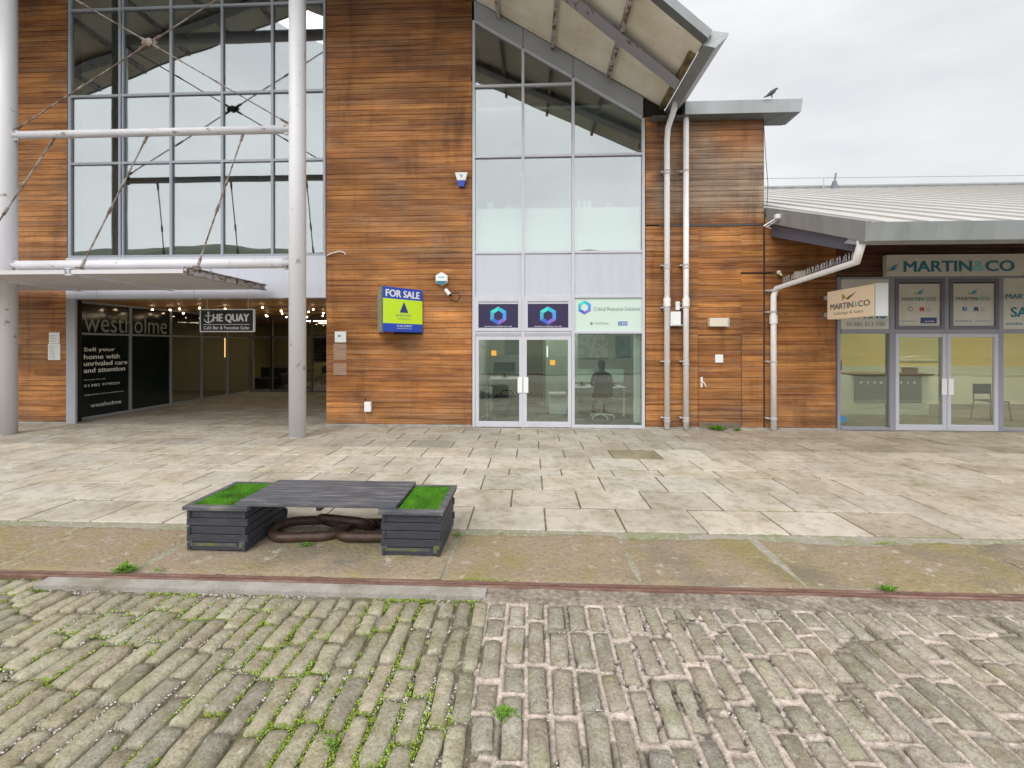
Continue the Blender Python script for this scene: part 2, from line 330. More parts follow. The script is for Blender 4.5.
# ---------------------------------------------------------------- cobbled road (setts)
M_sett = mat('sett_stone', attr=True, rough=.75, spec=.3, noise_=[(9,6,.4,.68,(.6,.57,.47,0),.85),(60,5,.5,.66,(.55,.53,.48,0),.7),(150,3,.45,.65,(.6,.6,.6,0),.7),(28,6,.6,.68,(.5,.48,.41),.5),(5,5,.55,.68,(.24,.25,.1),.35)], bump=((38,38,38),.7,.014))
def seam(y): return -.32+.1*(2.5-y)*.9+.08*noise.noise(Vector((0,y*3,5)))
def sett_end(x): return 2.955 if -3.75 < x < -.35 else (3.09 if x <= -3.75 else 2.97-.03*abs(noise.noise(Vector((x*4,0,0)))))
mb = MB(); x = -6.8; cells = []
NXs, NYs = 5, 9
while x < 6.8:
    wd = rnd.uniform(.09,.112) if x < -.3 else rnd.uniform(.084,.108); gap = rnd.uniform(.016,.025) if x < -.3 else rnd.uniform(.028,.038)
    xc = x+wd/2; y1 = sett_end(xc)-rnd.uniform(0,.03); yend = -2.2 if abs(xc) < 4 else .8
    first = True
    while y1 > yend:
        ln = rnd.choice([.2,.26,.3,.31,.33,.35,.37]) * rnd.uniform(.93,1.07)
        if first: ln *= rnd.uniform(.5,1); first = False
        y0 = y1-ln; yc = (y0+y1)/2
        ang = rnd.uniform(-.035,.035); dz = rnd.uniform(-.012,.006); tx = rnd.uniform(-.05,.05); ty = rnd.uniform(-.022,.022)
        left = xc < seam(yc)
        v = rnd.uniform(.86,1.12)
        if left: c = Vector((.4,.365,.27))*v+Vector((rnd.uniform(-.01,.02),rnd.uniform(-.005,.01),0))
        else: c = Vector((.4,.36,.29))*v+Vector((rnd.uniform(-.01,.015),0,rnd.uniform(-.01,.01)))
        if rnd.random() < .15: c = c*.6+Vector((.13,.125,.115))*.7
        mb.cc = tuple(c)
        sd0 = rnd.uniform(0,99); g = {}
        hw, hl = wd/2, ln/2-gap*(.42 if xc < -.3 else .55)
        bl = rnd.uniform(-.008,.008)
        for i in range(NXs):
            for j in range(NYs):
                a = -1+2*i/(NXs-1); b = -1+2*j/(NYs-1)
                sx = [-1,-.86,0,.86,1][i]; sy = [-1,-.93,-.7,-.35,0,.35,.7,.93,1][j]
                edge = (i in (0,NXs-1)) or (j in (0,NYs-1))
                px = sx*hw*(1-.06*sy*sy*0)+bl*sy; py = sy*hl
                if (i in (0,NXs-1)) and (j in (0,NYs-1)): px *= .86; py *= .955
                px += .013*noise.noise(Vector((sd0,sy*2.6,sx))) ; py += .012*noise.noise(Vector((sx*1.5,sd0,sy)))
                z = dz+tx*px+ty*py*1.0+.007*noise.noise(Vector((px*22+sd0,py*22,0)))-.004*(sx*sx)-.004*sy**4
                if edge: z -= .016+.006*noise.noise(Vector((px*60+sd0,py*60,5)))
                g[i,j] = mb.av((xc+px*math.cos(ang)-py*math.sin(ang), yc+px*math.sin(ang)+py*math.cos(ang), z))
        sk = []
        per = [(i,0) for i in range(NXs)]+[(NXs-1,j) for j in range(1,NYs)]+[(i,NYs-1) for i in range(NXs-2,-1,-1)]+[(0,j) for j in range(NYs-2,0,-1)]
        for q in per:
            p = mb.v[g[q]]; sk.append(mb.av((p[0],p[1],-.05)))
        for q in range(len(per)):
            r_ = (q+1)%len(per); mb.f.append([sk[q],sk[r_],g[per[r_]],g[per[q]]])
        for i in range(NXs-1):
            for j in range(NYs-1): mb.f.append([g[i,j],g[i+1,j],g[i+1,j+1],g[i,j+1]])
        cells.append((xc,yc,hw,hl)); y1 = y0
    x += wd+gap
mb.build('cobbled_road', M_sett, kind='structure', smooth=True, col=True)
# joint fill: moss and dirt on the left, pinkish mortar on the right
occ = {}
for (xc,yc,hw,hl) in cells:
    occ.setdefault((int(xc//.2), int(yc//.4)), []).append((xc,yc,hw,hl))
def in_sett(x, y, m=.004):
    for a in (-1,0,1):
        for b in (-1,0,1):
            for (xc,yc,hw,hl) in occ.get((int(x//.2)+a, int(y//.4)+b), ()):
                if abs(x-xc) < hw-m and abs(y-yc) < hl-m: return True
    return False
mb = MB(); st = .0125; XW = 4.9; NX = int(2*XW/st); y0_, y1_ = 1.1, 3.13; NY = int((y1_-y0_)/st)
def fill(x, y):
    lf = x < seam(y)
    nz = noise.noise(Vector((x*6,y*6,1))); n2 = noise.noise(Vector((x*28,y*28,2))); n3 = noise.noise(Vector((x*1.7+3,y*1.7,8)))
    if lf: z = -.03+.009*nz+.007*n2; m_ = max(0, min(1, .5+n3*2.0+nz*.9)); c = Vector((.22,.19,.14)).lerp(Vector((.12,.15,.03)), m_)
    else:
        z = -.0095+.005*nz+.005*n2
        rough_ = max(0, 1-math.hypot((x-.95)/.75, (y-2.3)/.8))
        z += rough_*(.016*max(0,n3+.3)+.014*nz)
        c = Vector((.58,.49,.43))*(1+.35*n2+.25*nz)
        if noise.noise(Vector((x*2.5,y*2.5,30))) > .3: c = c.lerp(Vector((.2,.18,.13)), .75)
        if in_sett(x, y, -.004): z -= .016*(1-rough_*.5); c = c*.5      # mortar lowered and darkened along the stone
        if rough_ > .3 and n2 < -.32: c = c*.35; z -= .006
    if n2 > .38 and lf: c = Vector((.5,.46,.42))
    if y > 2.93 and x > -.35: z = max(z, -.006+.008*nz); c = Vector((.33,.28,.235))*(1+.5*n2+.4*nz)
    return z, c
ids = np.zeros((NX+1,NY+1), int)
for i in range(NX+1):
    for j in range(NY+1):
        X, Y = -XW+i*st, y0_+j*st; z, c = fill(X, Y); mb.cc = (max(.01,c.x),max(.01,c.y),max(.01,c.z)); ids[i,j] = mb.av((X,Y,z))
for i in range(NX):
    for j in range(NY): mb.f.append([int(ids[i,j]),int(ids[i+1,j]),int(ids[i+1,j+1]),int(ids[i,j+1])])
M_fill = mat('joint_fill', attr=True, rough=.95, spec=.15, noise_=[(40,5,.4,.65,(.6,.58,.52,0),.8),(160,3,.45,.65,(.55,.55,.5,0),.6)], bump=(70,.9,.012))
mb.build('joint_fill', M_fill, kind='structure', smooth=True, col=True)
sheet('road_bed', -.03, -60, 60, QY, .9, mat('distant_setts', (.22,.2,.16), .85, noise_=[((9,3.4,9),2,.45,.6,(.42,.4,.33),.5),(2,4,.4,.7,(.7,.7,.65,0),.7)], bump=((9,3,9),.5,.03)))
sheet('road_side_bed', -.034, -60, 60, .9, 4.05, MATS['distant_setts'])
# concrete strip and rail
mb = MB(); n = 60
for i in range(n):
    a = -3.72+3.4*i/n; b = -3.72+3.4*(i+1)/n
    f1 = lambda x: 2.99+.008*noise.noise(Vector((x*7,0,0))); f2 = lambda x: 3.1+.004*noise.noise(Vector((x*7,3,0)))
    mb.hexa([(a,f1(a),-.05),(b,f1(b),-.05),(b,f2(b),-.05),(a,f2(a),-.05),(a,f1(a),.004),(b,f1(b),.004),(b,f2(b),.004),(a,f2(a),.004)])
mb.build('concrete_strip', M_conc, kind='structure')
M_rail = mat('rusty_rail', (.2,.11,.08), .8, .2, noise_=[((14,40,14),6,.45,.65,(.12,.06,.045),.7),((3,30,3),5,.52,.7,(.4,.27,.22),.6)], bump=(70,.5,.01))
rt = thing('tram_rail', 'rusty steel rail sunk in the ground where the cobbles meet the stone edge', 'rail', (0,3.15,-.05))
part('rail_head', M_rail, rt, (-9,9,3.108,3.133,-.05,.008), bevel=.004)
part('rail_flange', M_rail, rt, (-9,9,3.15,3.182,-.05,.006), bevel=.004)
part('rail_groove', mat('groove_dirt', (.08,.05,.035), .95), rt, (-9,9,3.1335,3.1495,-.05,-.008))
# moss and chips in the joints
def leafcloud(pts, name, m, label, cat, s0, s1, n_each, rr=.02, tall=.012):
    q = MB()
    for (x, y, z) in pts:
        for _ in range(n_each):
            a = rnd.uniform(0, 6.28); s_ = rnd.uniform(s0, s1); r_ = rr*math.sqrt(rnd.random()); b = rnd.uniform(0,6.28)
            c = Vector((x+r_*math.cos(b), y+r_*math.sin(b), z+rnd.uniform(0, tall)))
            d = Vector((math.cos(a), math.sin(a), rnd.uniform(.1,.9)))*s_; e = Vector((-math.sin(a), math.cos(a), rnd.uniform(-.3,.3)))*s_*.45
            g_ = rnd.uniform(.6,1.35); q.cc = (.2*g_+rnd.uniform(0,.1), .35*g_, .045*g_)
            q.face([c-e*.4, c+d*.5-e, c+d, c+d*.5+e])
    o = q.build(name, m, kind='stuff', col=True); tag(o, label, cat); return o
M_leaf = mat('moss_leaf', attr=True, rough=.8, spec=.2)
pts = []
for _ in range(60000):
    x = rnd.uniform(-4.8,.4); y = rnd.uniform(1.2,2.96)
    if x > seam(y)+.05*rnd.random(): continue
    nzv = noise.noise(Vector((x*1.7+3,y*1.7,8)))*1.2+noise.noise(Vector((x*6,y*6,1)))*.8+.16*max(0,1-abs(x-seam(y))/.5)
    if nzv > .12+rnd.uniform(-.12,.14) and not in_sett(x,y): pts.append((x,y,-.02))
    if len(pts) > 5200: break
for _ in range(2500):   # paving joints
    k = rnd.randrange(0,5); x = rnd.uniform(-7,7); y = rows[k]+rnd.uniform(-.006,.006)
    if noise.noise(Vector((x*1.1,y*2,21))) > .22: pts.append((x,y,-.008))
for _ in range(3000):   # cope line and rail line
    x = rnd.uniform(-7,7)
    if rnd.random() < .6:
        y = cope_far(x)+rnd.uniform(0,.03)
        if noise.noise(Vector((x*1.4,5,2)))+.5*noise.noise(Vector((x*9,5,2))) > .36: pts.append((x,y,-.002))
    else:
        y = 3.19+rnd.uniform(-.004,.02)
        if noise.noise(Vector((x*1.6,9,2))) > .28: pts.append((x,y,.0))
leafcloud(pts, 'moss', M_leaf, 'bright green moss growing in the joints of the cobbles and paving', 'moss', .004, .010, 5, rr=.012)
q = MB()
M_chip = mat('stone_chips', attr=True, rough=.9)
c_ = 0
for _ in range(90000):
    x = rnd.uniform(-4.8,1.8); y = rnd.uniform(1.2,2.96)
    if in_sett(x,y,-.001): continue
    nzv = noise.noise(Vector((x*1.3,y*3,40)))
    if x > seam(y) and rnd.random() > .25: continue
    if nzv < .05: continue
    s_ = rnd.uniform(.003,.009); g_ = rnd.choice([.6,.52,.45,.3,.16,.12]); q.cc = (g_,g_*.93,g_*.86)
    c = Vector((x,y,-.013)); A_ = [c+Vector((s_*rnd.uniform(.6,1),0,0)), c+Vector((0,s_*rnd.uniform(.6,1),0)), c-Vector((s_*rnd.uniform(.6,1),0,0)), c-Vector((0,s_*rnd.uniform(.6,1),0))]; T = c+Vector((0,0,s_*.8))
    ii = [q.av(p) for p in A_]+[q.av(T)]
    for k in range(4): q.f.append([ii[k],ii[(k+1)%4],ii[4]])
    c_ += 1
    if c_ > 7000: break
tag(q.build('gravel', M_chip, kind='stuff', col=True), 'pale stone chips lying in the cobble joints', 'gravel')
def weed(x, y, z, r_, n_, label, grassy=False, group=None):
    q = MB(); n_ *= 3
    for k in range(n_):
        a = rnd.uniform(0,6.28); l_ = r_*rnd.uniform(.3,1.0); up = rnd.uniform(.4,1.3) if not grassy else rnd.uniform(1.2,2.6)
        g_ = rnd.uniform(.7,1.3); q.cc = (.13*g_,.27*g_,.03*g_)
        b0 = Vector((x+rnd.gauss(0,.55)*r_,y+rnd.gauss(0,.3)*r_,z+rnd.uniform(0,.35)*r_)); d = Vector((math.cos(a),math.sin(a),up)).normalized()*l_
        e = Vector((-math.sin(a),math.cos(a),0))*l_*(.14 if not grassy else .05)
        mid = b0+d*.55+Vector((0,0,.06*l_)); tip = b0+d+Vector((0,0,-.18*l_))
        q.face([b0,mid-e,tip,mid+e])
    return tag(q.build('weed', M_leaf, col=True), label, 'weed', group)
p = G(720,431); weed(p.x,9.06,0,.13,60,'taller green weed tuft growing at the foot of the flush timber door')
p = G(742,433); weed(p.x,9.0,0,.07,40,'low green weeds in the paving right of the flush timber door')
p = G(307,546); weed(p.x,p.y,.0,.045,26,'small green weed in front of the iron chain')
p = G(122,574); weed(p.x,3.2,0,.07,46,'bushy weed beside the rail left of the planter bench')
p = G(158,573); weed(p.x,3.2,0,.05,24,'thin grass tuft beside the rail just left of the planter bench', True)
p = G(462,545); p = G(459,536); weed(p.x,p.y,0,.04,16,'small weed behind the right hand planter of the bench')
p = G(540,582); 
p = G(872,580); weed(p.x,3.19,0,.05,36,'low green weed beside the rail right of the bench')
p = G(505,714); weed(p.x,p.y,-.015,.045,40,'green weed between cobbles near the lower middle')
p = G(329,745); weed(p.x,p.y,-.015,.035,34,'small bright weed between cobbles left of the lower middle')
# ---------------------------------------------------------------- roof survey
XR = -7.57
a = P(476,2,YF); b = P(647,100,YF); SL = (a.z-b.z)/(b.x-a.x)
def zs(x): return a.z-SL*(abs(x-XR)+XR-a.x)
def on_soffit(u, v):
    lo, hi = 2, 12
    for _ in range(50):
        m = (lo+hi)/2; p = P(u,v,m)
        if p.z < zs(p.x): lo = m
        else: hi = m
    return P(u,v,lo)
EC = on_soffit(702.5,44)                       # soffit corner at the eave
BG = .262                                    # plan slope of the prow edge
XE = EC.x; XL = 2*XR-XE
def yb(x, back=0): return EC.y-BG*(XE-(x if x >= XR else 2*XR-x))+back
print('eave corner', EC, 'slope', SL, 'ridge z', zs(XR), 'apex y', yb(XR), 'barge', on_soffit(648,0))
# ---------------------------------------------------------------- timber wall builder
def lerp(a_, b_, t): t = max(0, min(1, t)); return a_+(b_-a_)*t
PAL = [Vector(c) for c in ((.42,.185,.055),(.39,.165,.047),(.46,.21,.065),(.34,.14,.044),(.43,.195,.057),(.4,.175,.05))]
def wcol(base, x, z, y):
    c = Vector(base)*1.0
    n1 = noise.noise(Vector((x*.8, z*2.5, 3))); n2 = noise.noise(Vector((x*1.7, z*.7, 9))); n3 = noise.noise(Vector((x*.5, z*1.2, 19)))
    c *= 1+.55*n1+.3*n3
    grey = 0; dark = 0
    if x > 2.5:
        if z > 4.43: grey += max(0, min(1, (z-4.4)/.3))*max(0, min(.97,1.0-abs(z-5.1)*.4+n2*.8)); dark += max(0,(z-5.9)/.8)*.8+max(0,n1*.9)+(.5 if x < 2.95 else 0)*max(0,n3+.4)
        if x > 5: dark += max(0, (x-5.2))*.12*max(0,z-1.3)  # shade below the shop eave painted into the board colour
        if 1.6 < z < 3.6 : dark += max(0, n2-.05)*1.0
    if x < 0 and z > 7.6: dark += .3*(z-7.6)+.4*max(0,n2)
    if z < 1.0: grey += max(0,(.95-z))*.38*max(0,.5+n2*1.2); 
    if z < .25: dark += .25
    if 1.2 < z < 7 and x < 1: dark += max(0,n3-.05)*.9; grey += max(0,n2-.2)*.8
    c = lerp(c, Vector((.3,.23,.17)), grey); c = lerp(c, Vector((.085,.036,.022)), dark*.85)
    return c
def boards(m, x0, x1, z0, z1, y=YF, pitch=.118, top=None, rs=1, tint=1.0):
    """horizontal cladding on a wall facing -Y; top(x) optional rake"""
    rr = random.Random(rs*100+7); z = z0
    while z < z1-.01:
        zb = min(z+pitch, z1); x = x0-rr.uniform(0,1.8)
        xa_lim, xb_lim = x0, x1
        if top:
            while xb_lim > xa_lim+.01 and top(xb_lim) < zb: xb_lim -= .02
            while xb_lim > xa_lim+.01 and top(xa_lim) < zb: xa_lim += .02
        while x < xb_lim:
            xe = x+rr.uniform(3,6); A0 = max(x, xa_lim); B0 = min(xe-.002, xb_lim)
            base = rr.choice(PAL)*rr.uniform(.9,1.06)*tint
            if B0-A0 > .02:
                k = max(1, int((B0-A0)/.25)); prev = None; yo = rr.uniform(-.002,.002)
                for i in range(k+1):
                    xx = A0+(B0-A0)*i/k; ids_ = []
                    for (yy, zz) in ((y-.002,z+.007),(y-.022+yo,z+.007),(y-.018+yo,zb),(y,zb)):
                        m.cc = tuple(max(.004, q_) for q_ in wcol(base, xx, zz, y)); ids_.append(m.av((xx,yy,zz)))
                    if prev:
                        for q_ in range(3): m.f.append([prev[q_],ids_[q_],ids_[q_+1],prev[q_+1]])
                    prev = ids_
            x = xe
        z = zb
def timber(parent, rects, rs, top=None, label=None, **k):
    m = MB()
    for i, (x0,x1,z0,z1) in enumerate(rects): boards(m, x0,x1,z0,z1, top=top, rs=rs*10+i, **k)
    o = m.build('timber_cladding', M_wood, parent, col=True, label=label); return o
# ================================================================ MAIN BUILDING
MBD = thing('main_building', 'tall gabled building with orange brown timber boards, big window wall and prow roof', 'building', (XR+5,YF,0))
Xa = fx(68); Xb = fx(71); Xc = fx(325.5); Xd = fx(472); Xe = fx(644.5); Xf = fx(763.5)
ZT = 6.72
wallb = MB()   # solid wall behind the boards
def wall_poly(x0, x1, z0, rake=True, th=.3, y=YF+.001):
    pl = [(x0,y,z0),(x1,y,z0),(x1,y,zs(x1)),(x0,y,zs(x0))]
    if x0 < XR < x1: pl = [(x0,y,z0),(x1,y,z0),(x1,y,zs(x1)),(XR,y,zs(XR)),(x0,y,zs(x0))]
    wallb.prism(pl, (0,th,0))
wall_poly(-18.2, Xa, 0); wall_poly(Xc+.03, Xd, 0)
wallb.box(Xe,Xf,YF+.001,YF+.3,0,ZT); wallb.box(Xf+.003,fx(836),YF+.001,YF+.3,0,4.6)
wallb.box(-18.2,Xf,24.7,25,0,ZT); wallb.box(-18.2,-17.9,YF+.3,24.7,0,7); wallb.box(Xf-.25,Xf,YF+.3,24.7,0,ZT)
wallb.prism([(Xe,YF+.002,ZT),(XE,YF+.002,ZT),(XE,YF+.002,zs(XE)),(Xe,YF+.002,zs(Xe))],(0,.28,0))
wallb.build('wall', M_gap, MBD)
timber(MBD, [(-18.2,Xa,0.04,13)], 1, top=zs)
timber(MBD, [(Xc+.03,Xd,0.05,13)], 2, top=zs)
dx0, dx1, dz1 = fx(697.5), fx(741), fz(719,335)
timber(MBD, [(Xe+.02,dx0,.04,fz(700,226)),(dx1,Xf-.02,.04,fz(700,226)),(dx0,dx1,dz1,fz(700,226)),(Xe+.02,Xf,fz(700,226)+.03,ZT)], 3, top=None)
part('flashing', mat('dark_flashing', (.06,.055,.06), .5), MBD, (Xe+.3,Xf+.03,YF-.035,YF-.003,fz(700,226)-.01,fz(700,226)+.028), (Xf-.018,Xf+.0,YF-.03,YF-.003,.04,fz(700,226)-.012))
for b_ in ((Xc+.03,Xd,YF-.03,YF,.002,.048),(-18.2,Xa,YF-.03,YF,.002,.038),(Xe,Xf,YF-.03,YF,.002,.038)): part('plinth', M_conc, MBD, b_)
# flush timber door
m = MB(); boards(m, dx0+.01, dx1-.01, .04, dz1-.01, y=YF-.002, rs=77, tint=.92)
fd = m.build('door', M_wood, MBD, col=True, label='flush timber door hardly visible in the cladding')
hx = fx(701); q = MB(); hz = fz(701,382); q.box(hx-.02,hx+.02,YF-.036,YF-.026,hz-.11,hz+.11); q.tube([(hx,YF-.03,hz+.02),(hx,YF-.08,hz+.02),(hx+.04,YF-.085,hz-.02),(hx+.07,YF-.085,hz-.09)],.011,8)
q.build('handle', M_white, fd)
part('door_plate', M_white, fd, (fx(714.5),fx(722.5),YF-.034,YF-.026,fz(718,362.5),fz(718,354.5)), bevel=.01)
part('door_gap', M_gap, fd, (dx0+.002,dx0+.007,YF-.026,YF-.024,.05,dz1-.006),(dx1-.007,dx1-.002,YF-.026,YF-.024,.05,dz1-.006),(dx0,dx1,YF-.027,YF-.024,dz1-.006,dz1+.004))
part('kick_board', mat('kick', (.12,.085,.06), .8, noise_=[((2,2,30),4,.4,.7,(.26,.22,.17),.6)]), fd, (dx0+.02,dx1-.02,YF-.034,YF-.026,.02,.14))
# ---- big left window
zw0 = fz(200,256)
wf = MB(); y0, y1 = YF-.04, YF+.06; mw = .028
us = [71,121,172,223,273,325]
xw = [fx(u) for u in us]
zl = [zw0, fz(200,162), fz(200,94), fz(200,7), fz(200,7)+1.75]
for i, x in enumerate(xw):
    top = zs(x)-.12
    ww = mw if i else .035
    wf.box(x-ww, x+ww, y0, y1, 2.88, min(top, zs(x)-.1))
    if i == 1: wf.box(x+.05, x+.085, y0+.01, y1, zw0, zs(x)-.2)
for z in zl:
    for i in range(5):
        wf.box(xw[i]+mw, xw[i+1]-mw, y0+.004, y1-.003, z-.028, z+.028)
WIN = wf.build('window_frame', M_mull, MBD, bevel=.004, label='blue grey frame of the big gridded window')
for i in range(5):
    for j in range(len(zl)):
        x0_, x1_ = xw[i]+mw, xw[i+1]-mw; z0_ = zl[j]+.028
        if j < len(zl)-1: poly = [(x0_,YF,z0_),(x1_,YF,z0_),(x1_,YF,zl[j+1]-.028),(x0_,YF,zl[j+1]-.028)]
        else:
            ta, tb = zs(x0_)-.15, zs(x1_)-.15
            poly = [(x0_,YF,z0_),(x1_,YF,z0_),(x1_,YF,max(tb,z0_+.05))]
            if x0_ < XR < x1_: poly.append((XR,YF,zs(XR)-.15))
            poly.append((x0_,YF,max(ta,z0_+.05)))
        q = MB(); dy = rnd.uniform(-.0015,.0015)
        q.prism([(p_[0],p_[1]+(dy if k_%2 else -dy),p_[2]) for k_,p_ in enumerate(poly)] if len(poly)==4 and False else poly, (0,.012,0)); q.build('pane', G_up, WIN)
# rake trim
tr_ = MB()
for sgn in (1,-1):
    xo = Xc if sgn > 0 else 2*XR-Xc
    tr_.prism([(XR,YF-.05,zs(XR)),(XR,YF-.05,zs(XR)-.16),(xo,YF-.05,zs(xo)-.16),(xo,YF-.05,zs(xo))],(0,.1,0))
tr_.build('rake_trim', M_alu, MBD)
# spandrel
zsp0, zsp1 = fz(200,298.5), zw0-.03
sp = MB(); xcuts = [fx(u) for u in (68.5,99,196,302,327)]
for a_, b_ in zip(xcuts[:-1], xcuts[1:]): sp.box(a_+.004, b_-.004, YF-.06, YF+.2, zsp0, zsp1)
sp.build('spandrel_panel', M_panel, MBD, bevel=.003)
part('grey_pillar', M_alu, MBD, (fx(68.5)-.0,fx(77.5),YF-.05,YF-.005,.002,zsp0-.003)); part('wall_return', M_alu, MBD, (XLW_-.04,fx(68.5),YF+.3,YF+.34,.002,zsp0-.003)) if False else None
# ---- centre glazing
cf = MB(); xm = [fx(u) for u in (474,523,573,643)]
def zg(x): # raking head
    p0 = P(474,21.6,YF); p1 = P(643.7,119.5,YF); return p0.z+(p1.z-p0.z)*(x-p0.x)/(p1.x-p0.x)
zt_ = [fz(560,v) for v in (427,332.5,297,252.5,156,85)]
cw = .03
for i, x in enumerate(xm):
    cf.box(x-cw, x+cw, YF-.05, YF+.07, .002, min(zg(x)+.0, 99))
for i in range(3):
    xl, xr = xm[i]+cw, xm[i+1]-cw
    for k_, z in enumerate(zt_[1:], 1):
        if i == 2 and k_ == 5: continue
        cf.box(xl, xr, YF-.045, YF+.066, z-.026, z+.026)
    if i == 2: cf.box(xl,xr,YF-.045,YF+.066,.004,.06)
    cf.prism([(xl,YF-.046,zg(xl)-.03),(xr,YF-.046,zg(xr)-.03),(xr,YF-.046,zg(xr)+.03),(xl,YF-.046,zg(xl)+.03)],(0,.11,0))
CF = cf.build('curtain_wall_frame', M_light_alu, MBD, bevel=.004, label='pale aluminium frame of the glazed office bay')
tr_ = MB(); xl, xr = xm[0]-cw, xm[3]+cw
for i in range(3):
    a_, b_ = xm[i], xm[i+1]
    tr_.prism([(a_+.006,YF-.03,zg(a_)+.032),(b_-.006,YF-.03,zg(b_)+.032),(b_-.006,YF-.03,zs(b_)),(a_+.006,YF-.03,zs(a_))],(0,.1,0))
tr_.build('rake_trim', M_alu, MBD)
for i in range(3):
    xl, xr = xm[i]+cw, xm[i+1]-cw
    for k_ in range(6):
        if k_ == 0 and i < 2: continue      # doors
        if k_ == 1 and i < 2: continue      # hoppers
        z0_ = zt_[k_]+.026 if k_ else .06; z1_ = zt_[k_+1]-.026 if k_ < 5 else None
        if k_ == 2:
            part('infill_panel', M_panel, CF, (xl,xr,YF-.02,YF+.02,z0_,z1_)); continue
        if i == 2 and k_ == 5: continue
        if k_ == 5 or (i == 2 and k_ == 4): poly = [(xl,YF,z0_),(xr,YF,z0_),(xr,YF,max(z0_+.01,zg(xr)-.03)),(xl,YF,zg(xl)-.03)]
        else: poly = [(xl,YF,z0_),(xr,YF,z0_),(xr,YF,z1_),(xl,YF,z1_)]
        q = MB(); q.prism(poly, (0,.012,0)); q.build('pane', G_low if k_ <= 1 else G_mid, CF)
# hopper windows with purple vinyl
M_purple = mat('purple_vinyl', (.035,.022,.07), .25, spec=.6)
M_navy = mat('navy_vinyl', (.02,.035,.16), .4)
HEXC = [(.03,.4,.6),(.05,.6,.55),(.05,.35,.5),(.04,.12,.5),(.22,.12,.5),(.06,.25,.75)]
HM = [mat('hex_colour_%s' % 'abcdef'[k], c, .4) for k, c in enumerate(HEXC)]
def hexring(cx, cz, y, ro, ri, parent):
    for k in range(6):
        a0, a1 = R(60*k+30), R(60*k+90); q = MB()
        q.face([(cx+ri*math.cos(a0),y,cz+ri*math.sin(a0)),(cx+ro*math.cos(a0),y,cz+ro*math.sin(a0)),(cx+ro*math.cos(a1),y,cz+ro*math.sin(a1)),(cx+ri*math.cos(a1),y,cz+ri*math.sin(a1))])
        q.build('logo', HM[k], parent)
M_wt = mat('white_lettering', (.75,.75,.75), .5)
for i in range(2):
    xl, xr = xm[i]+cw, xm[i+1]-cw; z0_, z1_ = zt_[1]+.026, zt_[2]-.026; t_ = .075
    hp = part('hopper_window', M_light_alu, MBD, (xl,xl+t_,YF-.062,YF,z0_,z1_),(xr-t_,xr,YF-.062,YF,z0_,z1_),(xl+t_,xr-t_,YF-.06,YF,z0_,z0_+t_),(xl+t_,xr-t_,YF-.06,YF,z1_-t_,z1_), bevel=.004)
    part('pane', M_purple, hp, (xl+t_,xr-t_,YF-.03,YF-.015,z0_+t_,z1_-t_-.05))
    part('blind_box', M_light_alu, hp, (xl+t_,xr-t_,YF-.04,YF-.01,z1_-t_-.05,z1_-t_))
    cx, cz = (xl+xr)/2, (z0_+z1_)/2-.02
    hexring(cx, cz, YF-.033, .2, .11, hp)
    text('www.crsjobs.co.uk', (cx-.3,YF-.03,z0_+t_+.015), (1,0,0), .6, .035, M_wt, hp)
# vinyl on the fixed pane
M_frost = mat('frosted_film', (.55,.66,.58), .35, spec=.6, noise_=[(.8,3,.4,.7,(.9,.92,.9,0),.6)])
M_tdark = mat('grey_lettering', (.16,.2,.2), .5); M_tteal = mat('teal_lettering', (.02,.17,.24), .5); M_lteal = mat('light_teal_lettering', (.16,.58,.62), .5); M_tblue = mat('blue_lettering', (.02,.12,.35), .5)
xl, xr = xm[2]+cw, xm[3]-cw; z0_, z1_ = zt_[1]+.026, zt_[2]-.026
film = part('window_film', M_frost, MBD, (xl,xr,YF-.01,YF-.004,z0_,z1_))
p_ = P(584.5,307.5,YF); hexring(p_.x, p_.z, YF-.013, .155, .085, film)
q_ = P(593.5,310,YF); text('Critical Resource Solutions', (q_.x,YF-.011,q_.z-.02), (1,0,0), fx(640)-q_.x, .085, M_tdark, film)
q_ = P(590,325,YF); text('MyClinic', (q_.x+.1,YF-.011,q_.z), (1,0,0), .3, .06, M_tdark, film)
q = MB(); q.tube([(q_.x+.03,YF-.014,q_.z+.03),(q_.x+.03,YF-.011,q_.z+.03)],.03,12); q.build('logo', M_tdark, film)
q_ = P(618,325.5,YF); part('logo', M_tblue, film, (q_.x,q_.x+.2,YF-.014,YF-.011,q_.z,q_.z+.085)); text('CRH', (q_.x+.015,YF-.0145,q_.z+.012), (1,0,0), .17, .06, M_wt, film)
# glazed double doors
M_yel = mat('orange_sticker', (.75,.36,.03), .5)
def double_door(parent, xa_, xb_, xc_, z1_, mF, mG, y=YF, fr=.075, bot=.13, plates=True):
    out = []
    for (l_, r_, hs) in ((xa_,xb_,1),(xb_,xc_,-1)):
        l_ += .008; r_ -= .008
        d = part('door', mF, parent, (l_,l_+fr,y-.055,y+.0,.012,z1_),(r_-fr,r_,y-.055,y+.0,.012,z1_),(l_+fr,r_-fr,y-.053,y-.002,.012,bot),(l_+fr,r_-fr,y-.053,y-.002,z1_-fr,z1_), bevel=.004)
        part('pane', mG, d, (l_+fr,r_-fr,y-.03,y-.02,bot,z1_-fr))
        hx_ = (r_-fr*.45 if hs > 0 else l_+fr*.45); s_ = -1 if hs > 0 else 1
        zc = .93
        hh = MB(); hh.box(hx_-.075 if hs>0 else hx_-.03, hx_+.03 if hs>0 else hx_+.075, y-.075, y-.06, zc-.17, zc+.17); hh.build('push_plate', M_white, d, bevel=.01)
        out.append(d)
    return out
ddz = fz(500,336.5)
dd = double_door(MBD, xm[0]+cw, xm[1], xm[2]-cw, ddz, M_light_alu, G_low)
